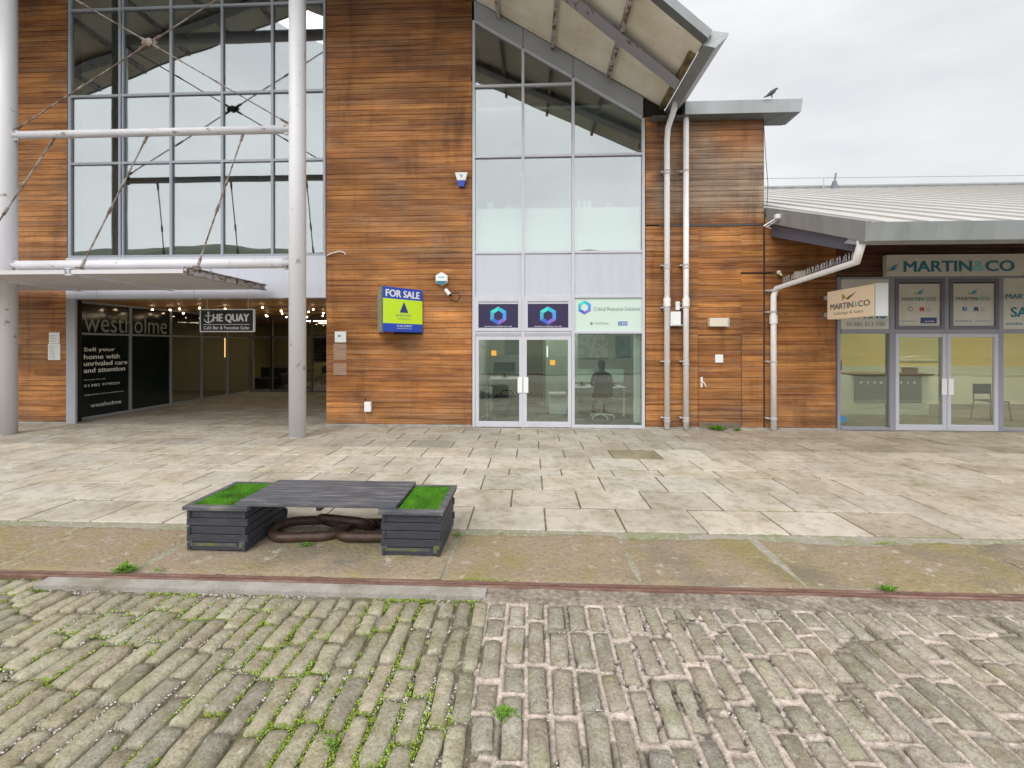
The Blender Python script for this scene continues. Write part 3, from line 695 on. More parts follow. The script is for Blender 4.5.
part('door_head', M_alu, MBD, (xm[0]+cw,xm[2]-cw,YF-.04,YF+.05,ddz+.006,zt_[1]-.027))
for (u, v, d) in ((494,353,dd[0]),(552.5,362.5,dd[1])):
    p_ = P(u,v,YF); part('sticker', M_yel, d, (p_.x-.055,p_.x+.055,YF-.034,YF-.031,p_.z-.055,p_.z+.055))
part('closer', M_white, dd[1], (fx(546.5),fx(548),YF-.034,YF-.031,fz(547,357),fz(547,346)))
# ---- roof
rf = MB(); T = .2; yB = 25
for s_ in (1,-1):
    mir = (lambda x: x) if s_ > 0 else (lambda x: 2*XR-x)
    rf.hexa([(mir(XR),yb(XR),zs(XR)+.03),(mir(XE),yb(XE),zs(XE)+.03),(mir(XE),yB,zs(XE)+.03),(mir(XR),yB,zs(XR)+.03),
             (mir(XR),yb(XR),zs(XR)+T),(mir(XE),yb(XE),zs(XE)+T),(mir(XE),yB,zs(XE)+T),(mir(XR),yB,zs(XR)+T)])
rf.build('roof', M_roof, MBD)
sf = MB()
for s_ in (1,-1):
    mir = (lambda x: x) if s_ > 0 else (lambda x: 2*XR-x)
    N = 24
    for k in range(N):
        x0_ = XR+(XE-XR)*k/N; x1_ = XR+(XE-XR)*(k+1)/N
        sf.face([(mir(x0_),yb(x0_)+.0,zs(x0_)),(mir(x1_),yb(x1_)+.0,zs(x1_)),(mir(x1_),YF-.052,zs(x1_)),(mir(x0_),YF-.052,zs(x0_))])
SOF = sf.build('soffit', M_soffit, MBD)
pxs = [on_soffit(556,53)]
sp_ = P(556,53,YF).x-P(502,20,YF).x
x = P(607,83,YF).x; ks = []
while x > XR+.3: ks.append(x); x -= sp_
for x in ks+[2*XR-k_ for k_ in ks]:
    q = MB(); q.box(x-.035, x+.035, yb(x)+.03, YF-.056, zs(x)-.13, zs(x)+.01); q.build('purlin', M_rusty, MBD)
for s_ in (1,-1):
    mir = (lambda x: x) if s_ > 0 else (lambda x: 2*XR-x)
    bm_ = MB(); off = .95; hh_ = .17; wdt = .13
    X0, X1 = XR+.05, XE-.1
    def pt(x, dy, dz): return (mir(x), yb(x)+off+dy, zs(x)+dz)
    bm_.hexa([pt(X0,-wdt,-hh_-.02),pt(X1,-wdt,-hh_-.02),pt(X1,wdt,-hh_-.02),pt(X0,wdt,-hh_-.02),pt(X0,-wdt,-hh_+.0),pt(X1,-wdt,-hh_),pt(X1,wdt,-hh_),pt(X0,wdt,-hh_)])
    bm_.hexa([pt(X0,-.012,-hh_),pt(X1,-.012,-hh_),pt(X1,.012,-hh_),pt(X0,.012,-hh_),pt(X0,-.012,.0),pt(X1,-.012,.0),pt(X1,.012,.0),pt(X0,.012,.0)])
    bm_.build('rafter_beam', M_beam, MBD)
    # barge fascia
    bo = .12
    def bt(x, dy, dz): return (mir(x), yb(x)-dy, zs(x)+dz)
    XO = XE+.3
    def b2(x, dy, dz): return (mir(x), EC.y-BG*(XE-x)-dy, zs(XE)+dz-SL*(x-XE) if x>XE else zs(x)+dz)
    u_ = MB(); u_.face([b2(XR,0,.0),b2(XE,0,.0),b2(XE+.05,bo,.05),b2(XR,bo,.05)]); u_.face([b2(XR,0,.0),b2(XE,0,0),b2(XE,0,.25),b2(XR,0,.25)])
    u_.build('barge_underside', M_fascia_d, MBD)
    u_ = MB(); u_.hexa([b2(XR,bo,.05),b2(XE+.05,bo,.05),b2(XE+.05,bo-.06,.05),b2(XR,bo-.06,.05),b2(XR,bo+.02,.22),b2(XE+.12,bo+.02,.22),b2(XE+.12,bo-.1,.22),b2(XR,bo-.1,.22)])
    u_.face([b2(XR,bo-.1,.222),b2(XE+.12,bo-.1,.222),b2(XE+.12,-.4,.222),b2(XR,-.4,.222)])
    u_.build('barge_board', M_fascia, MBD)
    # eave gutter
    ze = zs(XE); sec = [(XE,ze-.03),(XE+.17,ze-.14),(XE+.38,ze+.06),(XE+.39,ze+.1),(XE+.13,ze+.21)]
    yf_ = EC.y-bo+.02
    e_ = MB(); e_.prism([(mir(x_),yf_+(.08 if k_ in (0,4) else 0),z_) for k_,(x_,z_) in enumerate(sec)], (0,yB-yf_,0)); e_.build('eave_gutter', M_fascia, MBD)
    e_ = MB(); e_.box(mir(XE-.13), mir(XE-.02), EC.y+.25, YF-.06, ze-.02+.0, ze+.07); e_.build('eave_beam', mat('stained_timber', (.24,.17,.08), .8, noise_=[(5,5,.4,.6,(.05,.035,.025),.8)]), MBD)
# ---- flat roof over the right timber bay
fr_ = MB(); yq = 8.95
ftop = fz(740,100,yq); fb = fz(740,113,yq); fbb = fz(740,117,yq+.12)
x2 = P(803,100,yq).x; x2b = P(801,113,yq).x; x2c = P(796,117.5,yq).x; x1_ = XE+.35
YBK = YF+.28; fr_.hexa([(x1_,yq,fb),(x2b,yq,fb),(x2b,YBK,fb),(x1_,YBK,fb),(x1_,yq,ftop),(x2,yq,ftop),(x2,YBK,ftop),(x1_,YBK,ftop)]); fr_.box(x1_,Xf-.02,YBK+.001,24.7,ZT+.0,ftop-.05)
fr_.build('flat_roof', M_fascia, MBD)
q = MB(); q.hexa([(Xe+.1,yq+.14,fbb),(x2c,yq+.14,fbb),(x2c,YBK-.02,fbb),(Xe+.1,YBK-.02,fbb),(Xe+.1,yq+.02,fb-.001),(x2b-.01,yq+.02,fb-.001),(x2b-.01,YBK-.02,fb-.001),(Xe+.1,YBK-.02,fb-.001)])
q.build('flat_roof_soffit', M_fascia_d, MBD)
# ---- interiors (closed rooms)
def room(name, parent, x0, x1, y0, y1, z0, z1, mw_, mf_, mc_, back=True, skip=()):
    t = .06
    bx = []
    if 'left' not in skip: bx.append((x0-t,x0,y0,y1,z0,z1))
    if 'right' not in skip: bx.append((x1,x1+t,y0,y1,z0,z1))
    if back: bx.append((x0-t,x1+t,y1,y1+t,z0,z1))
    if bx: part(name+'_wall', mw_, parent, *bx)
    part(name+'_floor', mf_, parent, (x0,x1,y0,y1,z0-.04,z0+.003))
    part(name+'_ceiling', mc_, parent, (x0-t,x1+t,y0,y1,z1,z1+.05))
def raked(name, m_, x0, x1, y0, y1, z0):
    pts_ = [(x0,y1,z0),(x1,y1,z0),(x1,y1,zs(x1)+.02)]+([(XR,y1,zs(XR)+.02)] if x0 < XR < x1 else [])+[(x0,y1,zs(x0)+.02)]
    q = MB(); q.prism(pts_, (0,.05,0)); q.box(x0-.05,x0,y0,y1,z0,zs(x0)+.01); q.box(x1,x1+.05,y0,y1,z0,zs(x1)+.01); q.build(name+'_wall', m_, MBD)
    q = MB(); q.box(x0,x1,y0,y1,z0-.05,z0); q.build(name+'_floor', M_indark, MBD)
raked('hall', mat('hall_grey', (.3,.33,.32), .9), Xb-.1, Xc+.1, YF+.08, 16, zsp0+.7)
room('upper_office', MBD, xm[0]-.1, xm[3]+.1, YF+.08, 13, 3.3, 7.0, M_inwall, M_infloor, M_inwall)
part('upper_partition', M_inwall_g, MBD, (xm[0]-.1,xm[3]+.1,YF+.1,13,7.06,7.1))
raked('upper_void', M_inwall, xm[0]-.1, xm[3]-.03, YF+.08, 12, 7.14)
room('office', MBD, xm[0]-.1, xm[3]+1.2, YF+.08, 14.2, .0, 2.95, M_inwall, M_infloor, M_inwall)
part('window_screen', mat('white_screen', (.66,.74,.66), .7), MBD, (xm[0]+.03,xm[3]-.03,YF+.13,YF+.16,zt_[3]-.3,fz(560,206)))
part('window_ledge', mat('ledge_white', (.7,.74,.7), .6), MBD, (xm[0]+.03,xm[3]-.03,YF+.16,YF+.6,fz(560,206)-.03,fz(560,206)+.002))
for i, (u, w_) in enumerate(((487,.16),(507,.1),(577,.07),(583,.07),(588,.07),(604,.14))):
    zz = fz(560,206); x = P(u,206,YF+.3).x
    q = MB(); hh_ = .2 if i in (0,2,3,4) else .12
    q.hexa([(x,YF+.25,zz+.003),(x+w_,YF+.25,zz+.003),(x+w_,YF+.4,zz+.003),(x,YF+.4,zz+.003),(x+.01,YF+.26,zz+hh_),(x+w_-.01,YF+.26,zz+hh_),(x+w_-.01,YF+.39,zz+hh_),(x+.01,YF+.39,zz+hh_)])
    tag(q.build(('storage_box' if w_ > .09 else 'folder'), mat('pale_box_%s' % ('blue' if i in (0,5,1) else 'white'), (.35,.5,.62) if i in (0,5,1) else (.7,.72,.7), .6)),
        ['pale blue box at the left end of the upper office ledge','low blue box second from left on the upper office ledge','left one of three white folders on the upper office ledge','middle one of three white folders on the upper office ledge','right one of three white folders on the upper office ledge','pale blue box right of the white folders on the ledge'][i], 'box' if w_>.09 else 'folder')
M_lampw = M_ceilp2
def ceil_light(x, y, z, label, m_=None, sx=.6, sy=.6, group=None):
    t = thing('ceiling_light', label, 'ceiling light', (x,y,z-.03), group)
    part('frame', M_white, t, (x-sx/2-.03,x+sx/2+.03,y-sy/2-.03,y+sy/2+.03,z-.025,z-.004)); part('diffuser', m_ or M_ceilp2, t, (x-sx/2,x+sx/2,y-sy/2,y+sy/2,z-.032,z-.027)); return t
ceil_light(.0,11.5,2.95,'square ceiling light inside the office behind the glass doors'); ceil_light(2.0,11.3,2.95,'square ceiling light inside the office behind the fixed pane')
# ---- passage
YB = 15.7; XLW = -10.76; XRW = Xc+.04; ZC = zsp0+.0
part('passage_ceiling', M_ceil, MBD, (XLW-3.4,XRW+3,YF+.21,22,ZC,ZC+.06))
part('passage_wall', mat('render_dark', (.12,.1,.08), .8), MBD, (XRW+.0,XRW+.08,YF+.31,YB,.0,ZC))
pf = MB()
def y_at(u): # where line of sight meets the left passage wall
    r = (u-512)/F; return XLW/((r*ca-sa)/(ca+r*sa))
ymul = [y_at(80)-.12, y_at(129.5), y_at(170), y_at(201), y_at(227), YB]
ztr = 2.07
for yy in ymul: pf.box(XLW-.04,XLW+.04,yy-.03,yy+.03,.0,ZC)
for a_, b_ in zip(ymul[:-1], ymul[1:]):
    pf.box(XLW-.035,XLW+.035,a_+.03,b_-.03,ztr-.025,ztr+.025); pf.box(XLW-.035,XLW+.035,a_+.03,b_-.03,.0,.06); pf.box(XLW-.035,XLW+.035,a_+.03,b_-.03,ZC-.05,ZC)
pf.box(XLW-.04,XLW+.04,YF+.01,ymul[0]-.03,0,ZC)
PFO = pf.build('passage_frame', M_mull, MBD)
M_vinyl = mat('black_green_vinyl', (.008,.014,.014), .12, spec=.6, noise_=[(.8,3,.5,.7,(.02,.035,.03),.7)])
for k_, (a_, b_) in enumerate(zip(ymul[:-1], ymul[1:])):
    part('pane', M_vinyl if k_ < 2 else G_dark, PFO, (XLW-.006,XLW+.006,a_+.03,b_-.03,.06,ztr-.025))
    part('pane', G_dark if k_ > 1 else M_vinyl, PFO, (XLW-.006,XLW+.006,a_+.03,b_-.03,ztr+.025,ZC-.05))
# back glass wall of the passage
xbm = [XLW+.04, -9.9, fx(272,YB), fx(296,YB), fx(312,YB), -7.2, -6.0, XRW]
bf = MB()
for x in xbm: bf.box(x-.035,x+.035,YB-.04,YB+.04,0,ZC)
for a_, b_ in zip(xbm[:-1], xbm[1:]):
    for z in (.04,2.1,ZC-.04): bf.box(a_+.035,b_-.035,YB-.036,YB+.036,z-.035,z+.035)
BFO = bf.build('passage_end_frame', M_dgrey, MBD)
for a_, b_ in zip(xbm[:-1], xbm[1:]): part('pane', G_dark, BFO, (a_+.035,b_-.035,YB-.006,YB+.006,.075,2.065)); part('pane', G_dark, BFO, (a_+.035,b_-.035,YB-.006,YB+.006,2.135,ZC-.075))
# rooms behind
room('agency', MBD, -14.1, XLW-.05, YF+.35, YB+.2, 0, ZC-.01, mat('agency_wall', (.34,.31,.22), .9), M_infloor, M_indark, skip=('right',))
# cafe shell with rear windows
part('cafe_wall', mat('cafe_wall_paint', (.36,.3,.15), .9), MBD, (-14.2,-14.14,YB+.3,22,0,ZC),(-14.2,-11.6,22,22.1,0,ZC),(-11.6,-9.6,22,22.1,0,.9),(-11.6,-9.6,22,22.1,2.3,ZC),(-9.6,-1,22,22.1,0,ZC),(-1.1,-1,YB+.3,22,0,ZC))
part('cafe_floor', M_infloor, MBD, (-14.14,-1.1,YB+.05,22,-.04,.004))
part('cafe_front_wall', MATS['cafe_wall_paint'], MBD, (XRW+.09,-1,YB,YB+.1,0,ZC))
cg = part('rear_window', M_dgrey, MBD, (-11.6,-9.6,22.0,22.06,.87,.93),(-11.6,-9.6,22,22.06,2.27,2.33),(-10.63,-10.57,22,22.06,.93,2.27)); part('pane', G_dark, cg, (-11.6,-9.6,22.06,22.07,.93,2.27))
# lettering on passage glass
M_txtw = mat('cream_lettering', (.85,.87,.78), .5)
xd = (0,1,0)
yA, yBm, yC = ymul[0]+.2, ymul[1], ymul[2]
text('westholme', (XLW+.008,yA,ztr+.05), xd, (yC-.12)-yA, .48, mat('ghost_lettering', (.3,.35,.32), .4), PFO)
for k_, s_ in enumerate(('Sell your','home with','unrivaled care','and attention')):
    text(s_, (XLW+.008,yA,1.62-.165*k_), xd, [.68,.8,.98,.93][k_]*(yBm-yA-.06), .115, M_txtw, PFO, bold=.04)
text('Get in touch with us today', (XLW+.008,yA,.93), xd, .45*(yBm-yA), .035, M_txtw, PFO)
text('01382 979020', (XLW+.008,yA,.78), xd, .8*(yBm-yA-.06), .06, M_txtw, PFO)
text('info@westholme.co.uk www.westholme.co.uk', (XLW+.008,yA,.56), xd, .9*(yBm-yA-.06), .045, M_txtw, PFO)
text('westholme', (XLW+.008,yA+.15,.27), xd, .7*(yBm-yA-.06), .1, M_txtw, PFO)
# passage lights
sx_ = 0
for rI, (y_, u0, u1, n_) in enumerate(((12.2,262,322,8),(13.6,250,324,9),(10.8,255,326,6))):
    sl_ = thing('string_light', ['string of small warm bulbs under the passage ceiling, middle row','string of small warm bulbs under the passage ceiling, deepest row','string of small warm bulbs under the passage ceiling, nearest row'][rI], 'string light', (-7,y_,ZC-.1))
    xs_ = [-10.3+ (5.6)*k_/(n_+4) for k_ in range(n_+5)]
    q = MB(); q.tube([(x, y_+.25*math.sin(x*3), ZC-.04-.05*math.sin(x*5)**2) for x in np.linspace(-10.5,-4.7,40)], .006, 5); q.build('cable', M_black, sl_)
    for x in xs_:
        q = MB(); xx = x+rnd.uniform(-.15,.15); q.sphere((xx, y_+.25*math.sin(xx*3), ZC-.07-.1*rnd.random()), .02, n=8, m=6); q.build('bulb', M_bulb, sl_)
for (x, y, z0_, z1_, lb) in ((-11.4,12.3,1.55,2.1,'amber tube lamp glowing inside the dark glass left of the quay sign'),(-11.2,15.0,1.35,2.1,'amber tube lamp glowing at the far end of the passage'),):
    t = thing('tube_lamp', lb, 'lamp', (x,y,z0_)); q = MB(); q.tube([(x,y,z0_),(x,y,z1_)],.03,8); q.build('glowing_tube', M_tube, t); q = MB(); q.tube([(x,y,z1_+.001),(x,y,ZC-.02)],.006,6); q.build('cord', M_black, t)
t = thing('wall_lamp', 'round warm wall lamp inside the cafe at the passage end', 'lamp', (-10.4,18.5,2.0)); q = MB(); q.sphere((-10.4,18.5,2.0),.13); q.build('globe', mat('globe', (1,.7,.2), .5, emit=(1,.62,.15,2.5)), t); q = MB(); q.tube([(-10.4,18.5,2.14),(-10.4,18.5,ZC-.02)],.01,6); q.build('cord', M_black, t)
ceil_light(-9.2,19.5,ZC,'long ceiling light over the cafe tables',M_ceilp,1.5,.25)
ceil_light(-9.2,17.6,ZC,'added long ceiling light just behind the passage end glass',M_ceilp,1.5,.25); ceil_light(-6.3,18.5,ZC,'added long ceiling light at the right side of the cafe',M_ceilp,1.5,.25)  # two extra lights added to brighten the cafe behind the glass
ceil_light(-12.6,13.2,ZC-.02,'added ceiling light in the room left of the passage',M_ceilp,.5,.5)  # added to brighten this room behind the passage glass
# ================================================================ DOWNPIPES (parts of main building)
def pipe(pts, r, parent, brk=(), side=-1):
    q = MB(); q.tube(pts, r, 14); pp = q.build('downpipe', M_pipe, parent, smooth=True)
    for z in brk:
        q = MB(); x, y = pts[-1][0], pts[-1][1]
        q.tube([(x,y,z-.02),(x,y,z+.02)], r+.008, 14); q.box(x-r-.06,x-r-.006,y+.02,YF-.02,z-.012,z+.012); q.tube([(x,y,z-.075),(x,y,z-.05)] , r+.012, 14) if rnd.random()<.5 else None
        q.build('bracket', M_pipe_m, pp)
    return pp
yp = YF-.13; x1p = P(667,345,yp).x; x2p = P(686,345,yp).x; rp = .058
tp = P(675,108,8.85)
pipe([(tp.x,8.8,tp.z+.1),(tp.x-.02,8.9,tp.z-.06),(x1p+.02,yp,P(667,128,yp).z),(x1p,yp,P(667,140,yp).z),(x1p,yp,.01)], rp, MBD, (1.45,3.5,.25,5.5,2.6))
pipe([(x2p,yp,P(686,117,yp).z),(x2p,yp,.01)], rp, MBD, (1.45,3.5,.25,5.5,2.6))
q = MB()
for xx in (x1p,x2p): q.tube([(xx,yp,2.62),(xx,yp,2.8)], rp+.014, 14)
q.build('pipe_collar', M_pipe, MBD, smooth=False)
# ================================================================ LOW SHOP BUILDING
XV = fx(767.7); ZV = fz(767.7,208.7); SR = .41
LBD = thing('shop_building', 'low shop building with a grey standing seam roof and glazed shopfront at the right', 'building', (10,YF,0))
YE = XV/((P(865,345,1).x)); 
def zr(y): return ZV+SR*(y-YF)
XMX = 36; YRG = 18
q = MB(); th = .2
q.hexa([(XV+.0,YE,zr(YE)-th),(XMX,YE,zr(YE)-th),(XMX,YRG,zr(YRG)-th),(XV,YRG,zr(YRG)-th),(XV,YE,zr(YE)),(XMX,YE,zr(YE)),(XMX,YRG,zr(YRG)),(XV,YRG,zr(YRG))])
SHR = q.build('roof', M_roof, LBD)
q = MB(); x = XV+.32
while x < XMX:
    q.hexa([(x-.02,YE+.02,zr(YE+.02)),(x+.014,YE+.02,zr(YE+.02)),(x+.014,YRG,zr(YRG)),(x-.014,YRG,zr(YRG)),(x-.01,YE+.02,zr(YE+.02)+.03),(x+.01,YE+.02,zr(YE+.02)+.03),(x+.01,YRG,zr(YRG)+.03),(x-.01,YRG,zr(YRG)+.03)]); x += .62
q.build('standing_seam', mat('seam_metal', (.4,.38,.35), .5, .1), SHR)
q = MB(); q.tube([(XV,YRG,zr(YRG)+.04),(XMX,YRG,zr(YRG)+.04)], .09, 8); q.build('ridge_cap', M_fascia, SHR)
# front gutter fascia
ze = zr(YE); q = MB(); c0 = .2
q.prism([(XV-.02,YE,ze+.0),(XV-.02,YE-.1,ze-.005),(XV-.02,YE-.03,ze-.27),(XV-.02,YE+.12,ze-.3),(XV-.02,YE+.4,ze-.2)], (XMX-XV,0,0)); q.build('front_gutter', M_fascia, LBD)
q = MB() # verge fascia
q.hexa([(XV-.03,YE-.03,ze-.28),(XV+.02,YE-.03,ze-.28),(XV+.02,YF+.0,ZV-.3),(XV-.03,YF,ZV-.3),(XV-.06,YE-.1,ze+.01),(XV+.02,YE-.1,ze+.01),(XV+.02,YF+.0,ZV+.03),(XV-.06,YF,ZV+.03)])
q.build('verge_fascia', M_fascia, LBD)
q = MB(); pA = P(850,251,YE+.3); q.hexa([(XV+.05,YE+.3,zr(YE+.3)-.48),(XV+.2,YE+.3,zr(YE+.3)-.48),(XV+.2,YF-.03,ZV-.6),(XV+.05,YF-.03,ZV-.6),(XV+.05,YE+.3,zr(YE+.3)-.23),(XV+.2,YE+.3,zr(YE+.3)-.23),(XV+.2,YF-.03,ZV-.33),(XV+.05,YF-.03,ZV-.33)])
q.build('verge_beam', mat('blue_grey_steel', (.1,.11,.15), .5), LBD)
q = MB(); q.face([(XV+.02,YE+.1,zr(YE+.1)-.25),(XMX,YE+.1,zr(YE+.1)-.25),(XMX,YF-.03,ZV-.25),(XV+.02,YF-.03,ZV-.25)]); q.build('soffit', mat('dark_soffit', (.1,.08,.08), .8), LBD)
Xs0 = fx(836)
m = MB(); boards(m, Xf+.02, Xs0-.02, .04, 4.5, rs=41); m.build('timber_cladding', M_wood, LBD, col=True)
zsh = fz(900,277)
def wdark(): 
    m = MB(); old = PAL[:]
    for k_ in range(len(PAL)): PAL[k_] = Vector((.13,.045,.035))*(.8+.08*k_)
    boards(m, Xs0-.02, 16.5, zsh, 4.5, rs=43); PAL[:] = old
    return m.build('fascia_boards', M_wood, LBD, col=True, label='dark maroon boards over the shopfront')
wdark()
q = MB(); q.box(Xs0,16.5,YF+.002,YF+.25,fz(900,277),4.6); q.box(16.2,16.5,YF-.02,20,0,4.6); q.build('wall', M_gap, LBD)
part('plinth', M_conc, LBD, (Xf,Xs0,YF-.03,YF,.002,.038))
# shopfront frame
sx = [fx(u) for u in (837.5,890.5,944.5,998.5)]; sx += [sx[3]+1.25, sx[3]+2.5, sx[3]+3.75]
zt1 = fz(900,331.5); zt2 = zsh
q = MB(); fw = .05
for i, x in enumerate(sx):
    w_ = .03 if i == 0 else fw
    q.box(x-w_,x+w_,YF-.05,YF+.08,.002, zt2 if i != 2 else zt2)
for a_, b_ in zip(sx[:-1], sx[1:]):
    q.box(a_+fw,b_-fw,YF-.046,YF+.07,zt1-.045,zt1+.045); q.box(a_+fw,b_-fw,YF-.046,YF+.07,zt2-.05,zt2)
for i in (0,3,4,5): q.box(sx[i]+fw,sx[i+1]-fw,YF-.046,YF+.07,.004,.07)
SHF = q.build('shopfront_frame', mat('shop_frame_grey', (.25,.245,.29), .45), LBD, bevel=.005)
M_sframe_l = mat('shop_door_pale', (.46,.46,.52), .45)
sd_ = double_door(LBD, sx[1]+fw, sx[2], sx[3]-fw, zt1-.05, M_sframe_l, G_low)
for i in (0,3,4,5): part('pane', G_low, SHF, (sx[i]+fw,sx[i+1]-fw,YF-.006,YF+.006,.07,zt1-.045))
M_signw = mat('sign_board', (.58,.55,.49), .55, noise_=[(4,4,.5,.7,(.85,.83,.78,0),.6)])
def arrow(cx, cz, s_, y, parent, ms=('yellow','green','blue')):
    cols = {'yellow':(.55,.42,.05),'green':(.12,.33,.12),'blue':(.05,.25,.45)}
    q = MB(); q.face([(cx-s_,y,cz+.1*s_),(cx-.55*s_,y,cz-.05*s_),(cx-s_,y,cz-.5*s_)]); q.build('logo', mat('logo_yellow', cols['yellow'], .5), parent)
    q = MB(); q.face([(cx-1.05*s_,y,cz-.45*s_),(cx-.3*s_,y,cz-.12*s_),(cx+.1*s_,y,cz-.42*s_)]); q.build('logo', mat('logo_green', cols['green'], .5), parent)
    q = MB(); q.face([(cx-.55*s_,y,cz-.02*s_),(cx+.95*s_,y,cz+.75*s_),(cx+.1*s_,y,cz-.1*s_)]); q.face([(cx-.3*s_,y,cz-.1*s_),(cx+.7*s_,y,cz+.1*s_),(cx+.1*s_,y,cz-.4*s_)]); q.build('logo', mat('logo_blue', cols['blue'], .5), parent)
def martin(x, z, w_, h, y, parent, m1=None, m2=None):
    m1 = m1 or M_tteal; m2 = m2 or M_lteal
    text('MARTIN', (x,y,z), (1,0,0), w_*.615, h, m1, parent, bold=.05); text('&', (x+w_*.63,y,z), (1,0,0), w_*.1, h, m2, parent, bold=.01); text('CO', (x+w_*.745,y,z), (1,0,0), w_*.255, h, m1, parent, bold=.05)
# panes with sign boards above the doors
yq = YF-.05
for i in (1,2):
    a_, b_ = sx[i]+fw, sx[i+1]-fw; z0_, z1_ = zt1+.045, zt2-.05; f_ = .07
    hw_ = part('top_light', M_dgrey, LBD, (a_,a_+f_,YF-.065,YF,z0_,z1_),(b_-f_,b_,YF-.065,YF,z0_,z1_),(a_+f_,b_-f_,YF-.062,YF,z0_,z0_+f_),(a_+f_,b_-f_,YF-.062,YF,z1_-f_,z1_), bevel=.004)
    part('sign_panel', M_signw, hw_, (a_+f_,b_-f_,YF-.03,YF-.02,z0_+f_,z1_-f_-.03)); part('shade', M_black, hw_, (a_+f_,b_-f_,YF-.025,YF-.015,z1_-f_-.03,z1_-f_))
    W_ = b_-a_-2*f_; cx = (a_+b_)/2; hA = z1_-z0_-2*f_-.03; zb_ = z0_+f_
    yy = YF-.032
    arrow(cx+.02, zb_+hA*.8, .11, yy, hw_); martin(cx-W_*.4, zb_+hA*.6, W_*.8, .07, yy, hw_, M_tdark)
    q = MB(); N = 16; q.face([(cx-W_*.2+.05*math.cos(6.283*k_/N),yy,zb_+hA*.4+.05*math.sin(6.283*k_/N)) for k_ in range(N)]); q.build('logo', M_tdark if i == 1 else M_tblue, hw_)
    if i == 2: text('f', (cx-W_*.2-.012,yy-.001,zb_+hA*.4-.035), (1,0,0), .028, .07, M_wt, hw_, bold=.01)
    else:
        q = MB(); q.face([(cx-W_*.2+.032*math.cos(6.283*k_/N),yy-.002,zb_+hA*.4+.032*math.sin(6.283*k_/N)) for k_ in range(N)]); q.build('logo', M_signw, hw_)
    xx = cx+W_*.02; zz = zb_+hA*.33; q = MB(); q.face([(xx,yy,zz),(xx+.045,yy,zz+.035),(xx+.045,yy,zz+.1),(xx,yy,zz+.1)]); q.face([(xx+.045,yy,zz+.035),(xx+.09,yy,zz),(xx+.09,yy,zz+.1),(xx+.045,yy,zz+.1)]); q.build('logo', mat('logo_red', (.5,.03,.05), .5) if i == 1 else M_navy, hw_)
    text('THE' if i==1 else 'THE', (xx+.12,yy+.001,zz+.06), (1,0,0), .09, .03, M_tdark, hw_); text('GUILD', (xx+.12,yy+.001,zz+.015), (1,0,0), .12, .03, M_tdark, hw_)
    if i == 1:
        text('rightmove', (cx-W_*.44,yy+.001,zb_+hA*.09), (1,0,0), W_*.38, .045, M_tdark, hw_)
        part('logo', M_navy, hw_, (cx+W_*.04,cx+W_*.42,YF-.034,YF-.031,zb_+hA*.06,zb_+hA*.2)); text('arla', (cx+W_*.14,YF-.034,zb_+hA*.09), (1,0,0), W_*.22, .04, M_wt, hw_)
    else: text('ZOOPLA', (cx-W_*.44,yy+.001,zb_+hA*.09), (1,0,0), W_*.4, .045, mat('violet_lettering', (.15,.08,.3), .5), hw_); text('OnTheMarket', (cx+W_*.06,yy+.001,zb_+hA*.1), (1,0,0), W_*.36, .035, M_tdark, hw_)
z0_, z1_ = zt1+.045, zt2-.05
wp = part('letting_panel', M_signw, LBD, (sx[0]+fw,sx[1]-fw,YF-.03,YF-.01,z0_,z1_)); q1 = P(843,321,YF); W_ = sx[1]-sx[0]-2*fw
text('LETTING', (sx[0]+fw+.1,YF-.031,fz(862,318.5)), (1,0,0), W_*.82, .2, M_tteal, wp, bold=.055); text('01382 313 590', (sx[0]+fw+.12,YF-.031,fz(862,326.3)), (1,0,0), W_*.78, .085, M_tdark, wp, bold=.005)
martin(sx[0]+fw+.1, fz(862,297), W_*.84, .12, YF-.031, wp)
wp = part('sales_panel', M_signw, LBD, (sx[3]+fw,sx[4]-fw,YF-.03,YF-.01,z0_,z1_)); W_ = sx[4]-sx[3]-2*fw; xx = sx[3]+fw
martin(xx+.06, fz(1010,299), W_*.86, .1, YF-.031, wp); arrow(xx+W_*.55, fz(1010,290), .12, YF-.032, wp)
text('SALES', (xx+.16,YF-.031,fz(1010,317)), (1,0,0), W_*.66, .2, M_tteal, wp, bold=.05); text('dundee.martinco.com', (xx+.06,YF-.031,fz(1010,325)), (1,0,0), W_*.86, .06, M_tblue, wp)
for i in (4,5): part('sign_panel', M_signw, LBD, (sx[i]+fw,sx[i+1]-fw,YF-.03,YF-.01,z0_,z1_))
q = MB(); p_ = P(842.5,419,YF); q.tube([(p_.x,YF-.012,p_.z),(p_.x,YF-.008,p_.z)],.07,20); q.build('round_sticker', mat('blue_sticker', (.03,.2,.4), .5), LBD)
# downpipe of the shop roof
def pcl(pts, r):
    q = MB(); q.tube(pts, r, 14); return q
gA = P(861,245,YE+.12); gB = P(856,262,YE+.2); gC = P(777,288,YF-.14); gD = P(773.5,294,YF-.13)
q = pcl([gA+Vector((0,0,.1)),gA,gB,gC,Vector((gD.x,YF-.13,gD.z-.05)),Vector((gD.x,YF-.13,.01))], .058)
sp3 = q.build('downpipe', M_pipe, LBD, smooth=True)
for z in (.25,1.45,2.5,2.95):
    q = MB(); q.tube([(gD.x,YF-.13,z-.02),(gD.x,YF-.13,z+.02)],.068,14); q.box(gD.x-.13,gD.x-.07,YF-.11,YF-.02,z-.012,z+.012); q.build('bracket', M_pipe_m, sp3)
q = MB(); q.tube([(gD.x,YF-.13,2.25),(gD.x,YF-.13,2.42)],.075,14); q.build('pipe_collar', M_pipe, sp3)
q = MB()
